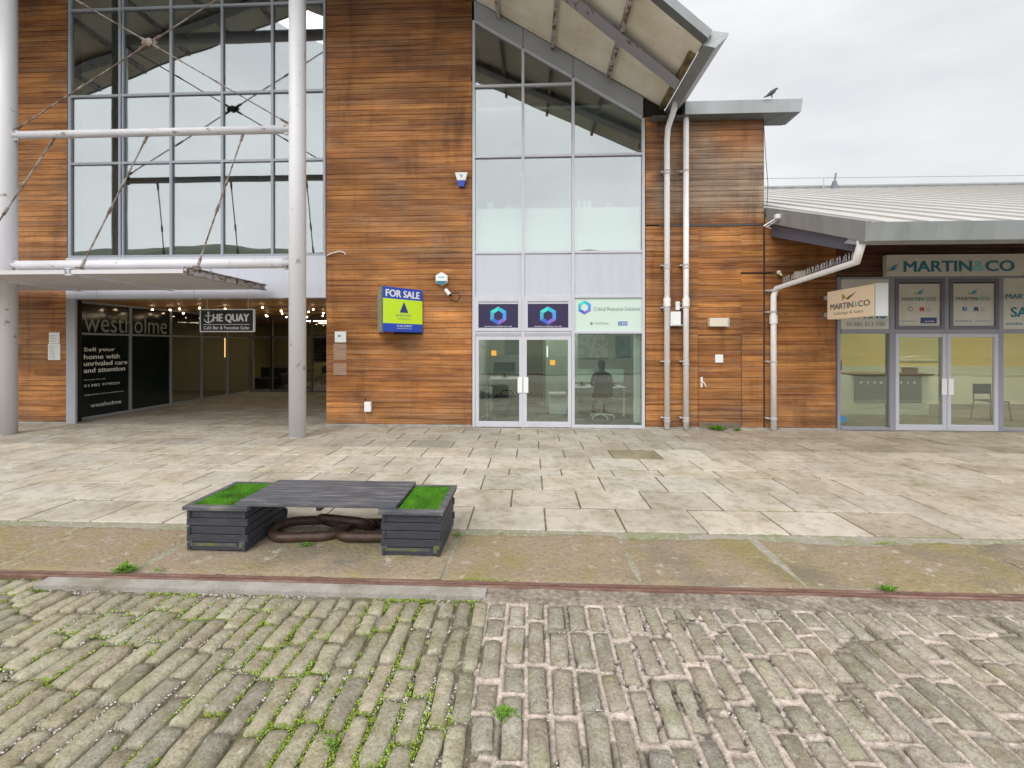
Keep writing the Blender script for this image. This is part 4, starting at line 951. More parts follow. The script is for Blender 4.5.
for k_ in range(60):
    t_ = .03+.88*k_/60; c = gB.lerp(gC, t_)+Vector((0,0,.065)); a_ = rnd.uniform(-.6,.6)
    q.tube([c, c+Vector((.05*math.sin(a_*2), .06*a_, .11))], .0035, 4)
q.build('bird_spikes', M_pipe_m, sp3)
# shop interior
room('shop', LBD, Xs0-.1, 15.6, YF+.1, 13.4, 0, 2.95, M_inyel, M_infloor, M_inwall)
part('shop_partition', mat('green_white_wall', (.5,.56,.36), .9), LBD, (Xs0+.05,8.6,12.2,12.26,.003,2.95))
part('shop_dado', mat('dado_white', (.6,.6,.5), .8), LBD, (8.7,15.6,13.34,13.39,.003,1.15))
for (x, y, lb) in ((8.6,10.8,'ceiling light over the shop counter'),(11.5,10.9,'ceiling light over the chairs in the shop'),(14.0,10.8,'ceiling light at the right end of the shop')): ceil_light(x,y,2.95,lb,M_ceilp,.9,.9)
# ================================================================ SIGNS
sg = thing('shop_sign', 'long cream shop sign with teal capital letters above the shop doors', 'sign', (fx(950),YF-.1,fz(950,277)))
part('board', M_signw, sg, (fx(881.5),fx(1019.5),YF-.13,YF-.024,fz(950,276.5),fz(950,255.5)), bevel=.006)
X0 = fx(904); martin(P(904,271,YF-.13).x, P(940,271.5,YF-.13).z, P(1014,271,YF-.13).x-P(904,271,YF-.13).x, .215, YF-.131, sg)
arrow(P(893,266,YF-.13).x, P(893,268,YF-.13).z, .14, YF-.135, sg)
# projecting sign
hs = thing('projecting_sign', 'cream lit box sign projecting from the wall left of the shopfront', 'sign', (6.3,8.5,2.3))
XS = 6.17; q = MB(); q.box(XS,XS+.2,7.82,9.0,2.33,2.9); q.build('sign_box', mat('backlit_cream', (.75,.62,.45), .5, emit=(1,.75,.5,.16)), hs, bevel=.01)
part('end_cap', M_white, hs, (XS+.004,XS+.22,7.78,7.818,2.32,2.91))
part('bracket', M_pipe_m, hs, (XS+.07,XS+.13,9.0,YF-.02,2.42,2.46),(XS+.07,XS+.13,9.0,YF-.02,2.78,2.82))
q = MB()
for zz in (2.44,2.80): q.tube([(XS+.1,YF-.04,zz),(XS+.1,YF-.02,zz)],.05,12)
q.build('wall_plate', M_pipe_m, hs)
xd = (0,-1,0)
text('MARTIN', (XS,8.9,2.52), xd, .6, .11, M_tdark, hs, bold=.05); text('&', (XS,8.28,2.52), xd, .09, .11, M_lteal, hs); text('CO', (XS,8.17,2.52), xd, .27, .11, M_tdark, hs, bold=.05)
text('Lettings & Sales', (XS,8.8,2.39), xd, .75, .075, M_tdark, hs)
q = MB(); q.face([(XS-.004,8.58,2.82),(XS-.004,8.48,2.74),(XS-.004,8.58,2.67)]); q.build('logo', MATS['logo_yellow'], hs)
q = MB(); q.face([(XS-.004,8.5,2.71),(XS-.004,8.2,2.82),(XS-.004,8.42,2.68)]); q.build('logo', M_tdark, hs)
# quay sign
qs = thing('hanging_sign', 'black hanging sign with white anchor and letters over the passage entrance', 'sign', (fx(227),YF+.1,2.2))
yq = YF+.08; a_ = P(200,332,yq); b_ = P(254,309,yq)
part('board', M_black, qs, (a_.x+.02,b_.x-.02,yq,yq+.05,a_.z+.02,b_.z-.02)); part('border', M_white, qs, (a_.x,a_.x+.02,yq-.004,yq+.05,a_.z,b_.z),(b_.x-.02,b_.x,yq-.004,yq+.05,a_.z,b_.z),(a_.x+.02,b_.x-.02,yq-.004,yq+.05,a_.z,a_.z+.02),(a_.x+.02,b_.x-.02,yq-.004,yq+.05,b_.z-.02,b_.z))
W_ = b_.x-a_.x; text('HE QUAY', (a_.x+W_*.245,yq,a_.z+.21), (1,0,0), W_*.66, .2, M_wt, qs, bold=.05); text('Café Bar & Function Suite', (a_.x+W_*.07,yq,a_.z+.06), (1,0,0), W_*.84, .075, M_wt, qs, bold=.01)
part('rule', M_wt, qs, (a_.x+W_*.07,a_.x+W_*.92,yq-.004,yq-.001,a_.z+.165,a_.z+.175))
q = MB(); ax = a_.x+W_*.16; az_ = a_.z+.22; yy = yq-.006
q.tube([(ax,yy,az_),(ax,yy,az_+.2)],.012,8); q.tube([(ax-.07,yy,az_+.15),(ax+.07,yy,az_+.15)],.012,8); q.tube([(ax-.1,yy,az_+.07),(ax-.07,yy,az_+.02),(ax,yy,az_-.01),(ax+.07,yy,az_+.02),(ax+.1,yy,az_+.07)],.012,8)
q.tube([(ax+.02*math.cos(t_),yy,az_+.22+.02*math.sin(t_)) for t_ in np.linspace(0,6.28,10)],.008,6); q.build('anchor_emblem', M_wt, qs)
q = MB()
for xx in (a_.x+.15,b_.x-.15): q.tube([(xx,yq+.025,b_.z),(xx,yq+.025,ZC)],.008,6)
q.build('hanger', M_pipe_m, qs)
# for sale V board
M_blue = mat('sale_blue', (.012,.055,.42), .4); M_lime = mat('sale_lime', (.55,.78,.015), .4)
fs = thing('sale_board', 'blue and lime green for sale board fixed to the timber wall', 'sign', (-2.9,8.9,2.1))
aF = P(383,331.5,8.42); bF = P(422,332,YF-.07); z0_ = aF.z; z1_ = P(383,286,8.42).z; HH = z1_-z0_
dirv = Vector((bF.x-aF.x, bF.y-aF.y, 0)); Wd = dirv.length; dirv.normalize(); nrm = dirv.cross(Vector((0,0,1)))
if nrm.y > 0: nrm = -nrm
def plate(z0, z1, m_, nm, o0=0, o1=.012, s0=0, s1=1):
    q = MB(); c0 = aF+dirv*Wd*s0; c1 = aF+dirv*Wd*s1
    q.hexa([(*(c0+nrm*o1).xy,z0),(*(c1+nrm*o1).xy,z0),(*(c1+nrm*o0).xy,z0),(*(c0+nrm*o0).xy,z0),(*(c0+nrm*o1).xy,z1),(*(c1+nrm*o1).xy,z1),(*(c1+nrm*o0).xy,z1),(*(c0+nrm*o0).xy,z1)])
    return q.build(nm, m_, fs)
plate(z0_, z0_+HH*.19, M_blue, 'panel'); plate(z0_+HH*.19, z0_+HH*.74, M_lime, 'panel'); plate(z0_+HH*.74, z1_, M_blue, 'panel')
def ft(s_, x_, z_, w_, h_, m_, **k):
    c = aF+dirv*Wd*x_+nrm*.013; text(s_, (c.x,c.y,z0_+HH*z_), dirv, Wd*w_, HH*h_, m_, fs, th=.002, **k)
ft('FOR SALE', .06, .785, .86, .155, M_wt, bold=.06); ft('SHEPHERD', .3, .35, .4, .05, M_tdark); ft('COMMERCIAL', .34, .28, .34, .035, M_tdark)
ft('01382 878005', .33, .115, .38, .045, M_wt); ft('www.shepherd.co.uk', .33, .06, .38, .035, M_wt)
c = lambda s_, z_: tuple((aF+dirv*Wd*s_+nrm*.016).xy)+(z0_+HH*z_,)
q = MB(); q.face([c(.4,.44),c(.62,.44),c(.51,.69)]); q.build('logo', mat('sale_triangle', (.015,.03,.2), .4), fs)
cL = P(378,332,YF-.07); q = MB(); q.prism([(aF.x-.03,aF.y,z0_),(aF.x-.03,aF.y+.02,z0_),(cL.x+.01,cL.y,z0_),(cL.x-.01,cL.y,z0_)], (0,0,HH)); q.build('side_panel', mat('sale_edge', (.25,.28,.2), .5), fs)
q = MB(); q.tube([(aF.x-.014,aF.y+.03,z0_-.02),(aF.x-.014,aF.y+.03,z1_+.02)],.022,8); q.build('post', M_dgrey, fs)
q = MB(); q.box(aF.x-.01,bF.x,YF-.06,YF-.025,z0_-.04,z0_+.02); q.build('rail', M_black, fs)
# small wall fittings
def pl(name, label, cat, u0, u1, v0, v1, m_, d=.08, y=YF-.023, bevel=.01, extra=None):
    t = thing(name, label, cat, (fx((u0+u1)/2),y,fz(u0,v1))); yy = y
    part('casing', m_, t, (P(u0,v0,y-d).x,P(u1,v0,y-d).x,y-d,y,P(u0,v1,y-d).z,P(u0,v0,y-d).z), bevel=bevel)
    return t
t = pl('bulkhead_light', 'cream rectangular light above the flush timber door', 'wall light', 710,728,318,326.5,M_cream,.12); part('base_plate', M_pipe_m, t, (P(709.5,320,YF).x,P(729,320,YF).x,YF-.026,YF-.02,fz(710,327),fz(710,318)))
t = pl('meter_box', 'larger pale box between the two downpipes', 'box', 670.5,681,311.5,326,M_white,.11); part('lid_edge', M_pipe_m, t, (P(670,312,YF).x,P(681.5,312,YF).x,YF-.15,YF-.135,fz(675,326),fz(675,325)))
t = pl('junction_box', 'small narrow pale box above the larger box between the downpipes', 'box', 676,680,301.5,310,M_white,.07); part('cap', M_pipe_m, t, (P(676,301,YF).x,P(680,301,YF).x,YF-.1,YF-.09,fz(675,304.5),fz(675,304)))
t = pl('cream_box', 'small cream box under the shop eave beside the slanted pipe', 'box', 796,806,271,278,M_cream,.08)
part('cable', M_black, t, (P(740,273,YF).x,P(772,273,YF).x,YF-.035,YF-.023,fz(755,273.8),fz(755,272.5)))
q = MB(); p_ = P(777,273,YF); q.sphere((p_.x,YF-.07,p_.z),.045); q.tube([(p_.x,YF-.07,p_.z),(p_.x+.03,YF-.12,p_.z-.07)],.02,8); tag(q.build('wall_sensor', M_cream), 'tiny pale sensor on the timber wall left of the slanted pipe', 'sensor')
# notices left wall
for (u0,u1,v0,v1,lb) in ((49,59.6,332.5,343.5,'upper white paper notice on the left timber wall'),(48,60.2,343.8,360,'lower wider white paper notice on the left timber wall')):
    t = thing('paper_notice', lb, 'notice', (fx(54),YF-.03,fz(54,v1)))
    part('sheet', M_white, t, (P(u0,v0,YF-.03).x,P(u1,v0,YF-.03).x,YF-.031,YF-.026,P(54,v1,YF-.03).z,P(54,v0,YF-.03).z))
    q = MB(); z_ = P(54,v1,YF-.03).z+.04
    while z_ < P(54,v0,YF-.03).z-.05:
        w_ = rnd.uniform(.5,.85); xa_ = P(u0,v0,YF-.03).x+.03; q.box(xa_,xa_+.18*w_,YF-.0335,YF-.0315,z_,z_+.008); z_ += .035
    q.build('print', M_tdark, t)
t = pl('plate', 'small white plate near the right corner of the passage opening', 'plate', 334.5,346,331.5,342.5,M_white,.025); part('mark', M_tdark, t, (P(339,336,YF).x,P(341.5,336,YF).x,YF-.051,YF-.0485,fz(340,337),fz(340,335)))
pt_ = MB(); pt_.cc = (.42,.25,.15)
for (v0,v1) in ((343.5,360),(363,375)): pt_.box(P(334,v0,YF).x,P(347,v0,YF).x,YF-.028,YF-.0235,fz(340,v1),fz(340,v0))
pt_.build('patch_boards', mat('bare_patch', (.36,.24,.16), .8, noise_=[((2,2,40),4,.4,.7,(.16,.09,.06),.7)]), MBD)
t = pl('low_wall_light', 'small grey white box low on the timber wall left of the sale board', 'box', 364,370.5,402,412,M_pipe,.09); q = MB(); q.tube([(fx(366),YF-.05,fz(366,402)),(fx(366),YF-.03,fz(366,398))],.01,6); q.build('cable', M_black, t)
# alarm boxes
t = thing('alarm_box', 'white and blue wedge shaped alarm box high on the timber wall', 'alarm box', (fx(461),YF-.1,fz(461,188)))
x_, zt0, zm, zb_ = fx(461)+.02, fz(461,174), fz(461,182), fz(461,188)
q = MB(); q.hexa([(x_-.09,YF-.1,zm),(x_+.09,YF-.1,zm),(x_+.09,YF-.023,zm),(x_-.09,YF-.023,zm),(x_-.14,YF-.1,zt0),(x_+.14,YF-.1,zt0),(x_+.14,YF-.023,zt0),(x_-.14,YF-.023,zt0)]); q.build('cover', M_white, t, bevel=.01)
q = MB(); q.hexa([(x_-.055,YF-.09,zb_),(x_+.055,YF-.09,zb_),(x_+.055,YF-.023,zb_),(x_-.055,YF-.023,zb_),(x_-.089,YF-.098,zm-.001),(x_+.089,YF-.098,zm-.001),(x_+.089,YF-.023,zm-.001),(x_-.089,YF-.023,zm-.001)]); q.build('lens', M_blue, t)
text('9', (x_-.03,YF-.1,zm+.05), (1,0,0), .06, .08, M_tblue, t)
t = thing('alarm_box', 'white hexagonal alarm box with teal base beside the sale board', 'alarm box', (fx(441),YF-.1,fz(441,286)))
x_, z_ = fx(441.5)+.02, fz(441.5,279.5); r_ = .15
q = MB(); q.prism([(x_+r_*math.cos(R(60*k_+30)),YF-.1,z_+r_*math.sin(R(60*k_+30))) for k_ in range(6)],(0,.077,0)); q.build('cover', M_white, t, bevel=.012)
q = MB(); q.prism([(x_-r_*.8,YF-.104,z_-r_*.3),(x_+r_*.8,YF-.104,z_-r_*.3),(x_+r_*.74,YF-.104,z_-r_*.5),(x_,YF-.104,z_-r_*.97),(x_-r_*.74,YF-.104,z_-r_*.5)],(0,.003,0)); q.build('base_band', M_tteal, t)
part('emblem', M_lteal, t, (x_-.06,x_+.06,YF-.104,YF-.101,z_+.02,z_+.05))
# security camera
t = thing('security_camera', 'small white security camera on the wall right of the sale board', 'camera', (fx(448),YF-.1,fz(448,298)))
p_ = P(449,293,YF-.1); q = MB(); q.tube([(p_.x-.07,YF-.1,p_.z+.07),(p_.x+.03,YF-.16,p_.z-.05)],.04,12); q.build('body', M_white, t)
q = MB(); q.tube([(p_.x+.03,YF-.161,p_.z-.051),(p_.x+.036,YF-.165,p_.z-.058)],.036,12); q.build('lens', M_black, t)
q = MB(); q.tube([(p_.x,YF-.12,p_.z),(p_.x+.03,YF-.06,p_.z-.02),(p_.x+.03,YF-.02,p_.z-.02)],.014,8); q.build('bracket', M_white, t)
q = MB(); q.tube([(p_.x+.04,YF-.03,p_.z),(p_.x+.2,YF-.03,p_.z+.02),(p_.x+.24,YF-.03,p_.z-.08),(p_.x+.15,YF-.03,p_.z-.19),(p_.x+.02,YF-.03,p_.z-.13)],.006,6); q.build('cable', M_black, t)
# hooked cable by spandrel
q = MB(); c0, c1 = P(327,255.5,YF-.05), P(344,252.5,YF-.05)
q.tube([c0,c0+Vector((.1,-.02,.04)),c1+Vector((-.1,0,.03)),c1,c1+Vector((.03,.02,-.05))],.014,8); tag(q.build('cable', M_white), 'short white cable crossing onto the timber wall beside the spandrel', 'cable')
# cctv on the shop verge
t = thing('security_camera', 'white bullet camera on the corner of the low roof verge', 'camera', (XV-.1,8.6,4.3))
p_ = P(781,216.5,8.7); q = MB(); q.box(p_.x-.12,p_.x+.12,8.66,8.74,p_.z-.05,p_.z+.045); q.build('body', M_white, t, bevel=.01)
q = MB(); q.tube([(p_.x-.08,8.7,p_.z-.03),(p_.x-.25,8.85,p_.z-.14),(XV-.08,8.95,p_.z-.17)],.016,8); q.tube([(p_.x-.02,8.7,p_.z-.03),(p_.x-.2,8.85,p_.z-.17)],.012,8); q.build('arm', M_white, t)
# wire on wall edge
q = MB(); q.tube([P(763.5,120,YF-.04),P(764,127,YF-.1),P(766,160,YF-.05),P(768,185,YF-.04),P(767,205,YF-.06)],.006,6); tag(q.build('cable', M_black), 'thin dark cable hanging down the outer edge of the upper timber wall', 'cable')
q = MB(); q.tube([Vector((XV,YRG-.3,zr(YRG)+.35)),Vector((20,YRG-.3,zr(YRG)+.28)),Vector((XMX,YRG-.3,zr(YRG)+.35))],.018,6)
for x in (XV,12,20,28,XMX): q.tube([(x,YRG-.3,zr(YRG-.3)),(x,YRG-.3,zr(YRG)+.35)],.02,6)
tag(q.build('safety_wire', M_pipe_m), 'thin safety wire running above the ridge of the low roof', 'wire')
p_ = P(834.5,186,YRG-.5); t = thing('vent_finial', 'little dark vent post on the ridge of the low roof', 'vent', (p_.x,YRG-.5,zr(YRG-.5))); z_ = zr(YRG-.5)
q = MB(); q.tube([(p_.x,YRG-.5,z_-.05),(p_.x,YRG-.5,z_+.3)],[.16,.07],10); q.build('cone', M_dgrey, t)
q = MB(); q.tube([(p_.x,YRG-.5,z_+.3),(p_.x+.06,YRG-.5,z_+.62)],.03,8); q.build('spout', M_dgrey, t)
# birds
def bird(c, s_, label, m_):
    # body runs from tail (low left) to head (upper right)
    c = Vector(c); q = MB()
    pts_ = [(-.24,0,.02),(-.16,0,.05),(-.08,0,.1),(0,0,.155),(.07,0,.21),(.11,0,.25),(.14,0,.275),(.165,0,.275),(.2,0,.262)]
    rs_ = [.012,.026,.05,.07,.062,.042,.038,.025,.004]
    q.tube([c+Vector(p_)*s_ for p_ in pts_],[r_*s_ for r_ in rs_],12)
    q.tube([c+Vector(p_)*s_ for p_ in ((.0,.02,.12),(.01,.02,.0))],.008*s_,6); q.tube([c+Vector(p_)*s_ for p_ in ((.0,-.02,.12),(.01,-.02,.0))],.008*s_,6)
    return tag(q.build('bird', m_, smooth=True), label, 'bird')
pB = P(773,99.8,8.85); bird((pB.x,8.9,ftop+.002), 0.66, 'dark bird perched on the edge of the flat roof', mat('dark_plumage', (.05,.055,.07), .7))
# ================================================================ STEEL FRAME AND CANOPY
YC_ = 8.03
XCr = P(297.5,345,YC_).x; XCl = P(6.5,345,YC_).x; rc = .155
FR = thing('steel_frame', 'pale grey steel frame of two round columns, tubes and cross bracing before the entrance', 'frame', (XR,YC_,0))
for x in (XCl, XCr):
    q = MB(); q.tube([(x,YC_,.0),(x,YC_,zs(x)-.02)], rc, 28); c_o = q.build('column', M_steel, FR, smooth=True)
    q = MB(); q.tube([(x,YC_,.0),(x,YC_,.03)], rc+.012, 28); q.build('base_ring', M_conc, c_o)
zU = fz(150,132.5,YC_); zLo = fz(200,264,YC_)
for z, rr in ((zU,.075),(zLo,.095),(9.62,.13)):
    q = MB(); q.tube([(XCl+rc*.9,YC_,z),(XCl+rc+.12,YC_,z),(XCl+rc+.121,YC_,z),(XCr-rc-.121,YC_,z),(XCr-rc-.12,YC_,z),(XCr-rc*.9,YC_,z)],[rr*.6,rr*.6,rr,rr,rr*.6,rr*.6],18)
    tb_ = q.build('cross_tube', M_xtube if z == zU else M_steel, FR, smooth=True)
    q = MB()
    for x in (XCl+rc+.05, XCr-rc-.05): q.box(x-.06,x+.06,YC_-.015,YC_+.015,z-rr-.03,z+rr+.03)
    q.build('gusset', M_rusty, tb_)
hub = P(147,43,YC_); hub.x = (XCl+XCr)/2
dzh = hub.z-(zU+.1)
q = MB(); q.tube([(hub.x,YC_-.03,hub.z),(hub.x,YC_+.03,hub.z)],.085,10); q.box(hub.x-.15,hub.x+.15,YC_-.02,YC_+.02,hub.z-.035,hub.z+.035)
q.build('hub', M_rod, FR)
for (x, z) in ((XCl+rc,hub.z-dzh),(XCr-rc,hub.z-dzh),(XCl+rc,hub.z+dzh),(XCr-rc,hub.z+dzh)):
    e_ = Vector((x,YC_,z)); h_ = Vector((hub.x,YC_,hub.z)); d_ = (e_-h_).normalized()
    q = MB(); q.tube([h_+d_*.1, e_], .0125, 8); q.tube([h_+d_*.09,h_+d_*.25],.026,8); q.tube([e_-d_*.22,e_],.024,8); q.tube([h_.lerp(e_,.5)-d_*.1,h_.lerp(e_,.5)+d_*.1],.02,8)
    q.build('brace_rod', M_rod, FR)
CN = thing('entrance_canopy', 'thin flat grey mesh canopy hung on rusty rods below the tube of the steel frame', 'canopy', (-8,7.9,2.95))
zc0 = 3.0; zc1 = 3.125
M_mesh = mat('canopy_grating', (.6,.57,.58), .6, noise_=[((1,1,1),3,.4,.7,(.8,.8,.8,0),.5)])
bxs = [-5.82,-7.93,-10.08,-12.2]
yc0, yc1 = 6.88, 9.0
for x in bxs:
    q = MB(); q.box(x-.06,x+.06,yc0,yc1,zc0,zc0+.012); q.box(x-.06,x+.06,yc0,yc1,zc1-.012,zc1); q.box(x-.006,x+.006,yc0,yc1,zc0+.012,zc1-.012)
    q.build('canopy_beam', M_rusty if x == -5.82 else M_steel, CN)
for a_, b_ in zip(bxs[1:], bxs[:-1]):
    q = MB(); y_ = yc0+.03
    while y_ < yc1-.03: q.box(a_+.062,b_-.062,y_,y_+.028,zc0+.03,zc0+.06); y_ += .042
    x_ = a_+.2
    while x_ < b_-.1: q.box(x_-.006,x_+.006,yc0+.03,yc1-.03,zc0+.061,zc0+.08); x_ += .3
    q.box(a_+.062,b_-.062,yc0,yc0+.028,zc0+.02,zc0+.09); q.box(a_+.062,b_-.062,yc1-.028,yc1,zc0+.02,zc0+.09)
    q.build('grating_panel', M_mesh, CN)
for x in (-5.82-.5,-7.96-.5,-10.1+.35):
    q = MB(); q.prism([(x-.012,YC_-.02,zLo-.09),(x-.012,YC_+.3,zc1-.0),(x-.012,YC_+.02,zc1-.0)],(.024,0,0)); q.prism([(x-.012,YC_-.06,zLo-.09),(x-.012,YC_+.06,zLo-.09),(x-.012,YC_+.06,zc1),(x-.012,YC_-.06,zc1)],(.024,0,0)) if False else None
    q.build('bracket', M_steel, CN)
for bx_, ut in zip((-5.82,-7.96,-10.1),(243,147,54)):
    top_ = Vector((P(ut,138,YC_).x,YC_,zU-.08)); bt_ = Vector((bx_+.0,6.95,zc1+.0))
    tgt = {243:P(207,263,6.95),147:P(98,263,6.95),54:P(0,262,6.95)}[ut]; bt_ = Vector((bx_,7.1,zc1))
    d_ = (bt_-top_).normalized(); q = MB(); q.tube([top_,bt_],.013,8)
    for f_ in (.0,.35,.55,.93): c0 = top_.lerp(bt_, f_); q.tube([c0,c0+d_*.16],.024,8)
    q.box(bt_.x-.05,bt_.x+.05,7.06,7.14,zc1,zc1+.05); q.build('hanger_rod', M_rod, CN)
# ================================================================ PLANTER BENCH AND CHAIN
M_bw = mat('charcoal_timber', (.032,.034,.045), .6, noise_=[((6,6,60),4,.45,.7,(.06,.06,.072),.6),((2.5,2.5,2.5),5,.58,.72,(.12,.11,.1),.4)], bump=((8,8,120),.3,.004))
M_bw_top = mat('weathered_bench_timber', (.075,.077,.09), .6, noise_=[((3,30,30),5,.45,.65,(.2,.19,.19),.8),((6,40,6),4,.5,.7,(.05,.05,.06),.7),(3,5,.6,.72,(.23,.21,.14),.5)], bump=((6,80,80),.3,.004))
M_bw_moss = mat('mossy_timber', (.07,.07,.07), .7, noise_=[(9,5,.45,.6,(.13,.15,.03),.8)])
BN = thing('planter_bench', 'charcoal timber bench between two planter boxes topped with artificial grass', 'bench', (-1.87,3.88,0))
HT = .4
def planter(x0, x1, y0, y1, lab):
    q = MB(); n_ = 5; zb = .014; ph = (HT-.035-zb)/n_
    for k in range(n_):
        z0 = zb+ph*k; z1 = z0+ph-.007; tp_ = .012*(1-k/(n_-1))*-1; e_ = .012
        f_ = .014-.0*k
        a_, b_, c_, d_ = x0+f_, x1-f_, y0+f_, y1-f_
        odd = k % 2
        for (bx_) in ((a_-(e_ if odd else -.0),b_+(e_ if odd else 0),c_,c_+.028),(a_-(e_ if odd else 0),b_+(e_ if odd else 0),d_-.028,d_)): q.box(*bx_,z0,z1)
        for (bx_) in ((a_+.0005,a_+.028,c_-(0 if odd else e_)+.0005+(.03 if odd else 0),d_+(0 if odd else e_)-(.03 if odd else 0)),(b_-.028,b_-.0005,c_-(0 if odd else e_)+(.03 if odd else 0),d_+(0 if odd else e_)-(.03 if odd else 0))): q.box(bx_[0]-(.0),bx_[1],bx_[2],bx_[3],z0+.0008,z1-.0008)
    pl_ = q.build('planter_box', M_bw, BN, bevel=.003, label=lab)
    q = MB(); q.box(x0+.05,x1-.05,y0+.05,y1-.05,.03,HT-.06); q.build('planter_core', M_black, pl_)
    q = MB(); w_ = .038
    for bx_ in ((x0-.015,x1+.015,y0-.015,y0+w_),(x0-.015,x1+.015,y1-w_,y1+.015),(x0-.015,x0+w_,y0+w_,y1-w_),(x1-w_,x1+.015,y0+w_,y1-w_)): q.box(*bx_,HT-.035,HT)
    q.build('rim', M_bw_top, pl_, bevel=.003)
    q = MB()
    for fx_ in (x0+.08,x1-.08):
        for fy_ in (y0+.08,y1-.08): q.box(fx_-.03,fx_+.03,fy_-.03,fy_+.03,.0,.045)
    q.build('foot', M_black, pl_)
    q = MB(); q.box(x0+.02,x0+.06,y0+.006,y0+.013,.05,.09) ; q.box(x1-.07,x1-.02,y0+.006,y0+.013,.04,.1); q.box(x0+.06,x1-.1,y0+.01,y0+.0135,.05,.075); q.build('moss_patch', M_bw_moss, pl_)
    return pl_
def lawn(x0, x1, y0, y1, z, par):
    q = MB(); q.cc = (.04,.11,.008); q.box(x0,x1,y0,y1,z-.03,z)
    for _ in range(int((x1-x0)*(y1-y0)*60000)):
        x = rnd.uniform(x0,x1); y = rnd.uniform(y0,y1); a_ = rnd.uniform(0,6.28); h_ = rnd.uniform(.008,.02)*(1+.5*noise.noise(Vector((x*9,y*9,0)))); g_ = rnd.uniform(.6,1.35)*(1+.7*noise.noise(Vector((x*7,y*7,3)))); q.cc = (.1*g_,.3*g_,.012*g_)
        e_ = Vector((math.cos(a_),math.sin(a_),0))*.0016; l_ = Vector((rnd.uniform(-.006,.006),rnd.uniform(-.006,.006),h_)); c = Vector((x,y,z-.001)); q.face([c-e_,c+e_,c+l_])
    return q.build('artificial_grass', mat('artificial_grass', attr=True, rough=.6), par, col=True)
p1 = planter(-3.0,-2.45,3.53,4.17,None); p2 = planter(-1.27,-.745,3.51,4.16,None)
lawn(-2.96,-2.53,3.57,4.13,HT-.008,p1); lawn(-1.13,-.785,3.55,4.12,HT-.008,p2)
q = MB(); n_ = 6; sw = (4.17-3.53)/n_
for k in range(n_):
    q.box(-2.55+rnd.uniform(-.004,.004),-1.14+rnd.uniform(-.004,.004),3.53+sw*k+.003,3.53+sw*(k+1)-.003,HT+.002,HT+.032)
q.build('seat', M_bw_top, BN, bevel=.003)
q = MB()
for x in (-2.43,-1.86,-1.30): q.box(x-.022,x+.022,3.62,4.12,HT-.06,HT+.0015)
q.build('bearer', M_bw, BN)
# chain
M_iron = mat('rusty_iron', (.05,.033,.027), .55, .3, noise_=[(9,5,.4,.6,(.1,.05,.032),.7),(40,4,.5,.7,(.14,.085,.06),.5)], bump=(35,.5,.008))
CH = thing('iron_chain', 'huge rusty iron chain links lying on the ground under the bench', 'chain', (-1.85,3.95,0))
def link(c, ax, hl, hw, r_, up, nm='chain_link'):
    c = Vector(c); ax = Vector(ax).normalized(); up = Vector(up).normalized(); sdv = ax.cross(up).normalized(); q = MB(); q.lup = sdv.cross(ax).normalized()
    s_ = hl-hw
    def fn(t):
        t = t % 1; L1 = 2*s_; L2 = math.pi*hw; T_ = 2*L1+2*L2; d = t*T_
        if d < L1: return c+ax*(-s_+d)+sdv*hw
        d -= L1
        if d < L2: a_ = d/hw; return c+ax*(s_+hw*math.sin(a_))+sdv*hw*math.cos(a_)
        d -= L2
        if d < L1: return c+ax*(s_-d)-sdv*hw
        d -= L1; a_ = d/hw; return c+ax*(-s_-hw*math.sin(a_))-sdv*hw*math.cos(a_)
    q.loop(fn, 56, r_, 14); return q.build(nm, M_iron, CH, smooth=True)
link((-2.1,3.93,.048), (1,.12,.0), .33, .17, .044, (0,-.04,1))
link((-1.78,3.99,.085), (1,-.12,-.03), .26, .11, .036, (-.05,.75,1))
link((-1.47,3.93,.046), (1,.04,.0), .33, .17, .044, (0,.05,1))
# ================================================================ INTERIOR OBJECTS
M_leg = mat('chrome_leg', (.5,.5,.5), .3, .6)
def desk(x0, x1, y0, y1, z, label, top=None, group=None):
    t = thing('desk', label, 'desk', ((x0+x1)/2,(y0+y1)/2,0), group)
    part('desk_top', top or M_white, t, (x0,x1,y0,y1,z-.03,z), bevel=.004)
    for a_ in (x0+.05,x1-.05):
        for b_ in (y0+.05,y1-.05): part('leg', M_white, t, (a_-.025,a_+.025,b_-.025,b_+.025,.004,z-.031))
    return t
desk(1.0,2.4,10.6,11.3,.74,'white desk in the office behind the fixed pane')
desk(-1.1,-.2,11.2,12.0,.9,'white sideboard desk seen through the left glass door of the office')
def monitor(x, y, z, w_, h, label, m_=M_black, cat='monitor'):
    t = thing('monitor', label, cat, (x,y,z)); part('screen', m_, t, (x-w_/2,x+w_/2,y-.02,y+.02,z+.1,z+.1+h), bevel=.005); part('stand', M_black, t, (x-.03,x+.03,y+.021,y+.04,z+.001,z+.2),(x-.1,x+.1,y-.05,y+.08,z+.0005,z+.012)); return t
monitor(1.35,11.0,.74,.55,.33,'left monitor on the office desk, screen lit pale green',mat('pale_screen', (.3,.4,.3), .4, emit=(.6,.75,.6,.25))); monitor(2.15,11.0,.74,.55,.33,'right monitor on the office desk behind the seated person',MATS['pale_screen'])
monitor(-.7,11.6,.9,.6,.32,'black monitor on the sideboard behind the left glass door')
t = thing('storage_bag', 'dark bag on the floor unit behind the left glass door', 'bag', (-.55,11.0,.003)); part('body', M_dark, t, (-.95,-.25,10.7,11.15,.004,.5), bevel=.08); q = MB(); q.tube([(-.8,10.9,.48),(-.7,10.9,.62),(-.5,10.9,.62),(-.4,10.9,.48)],.012,8); q.build('handle', M_dark, t)
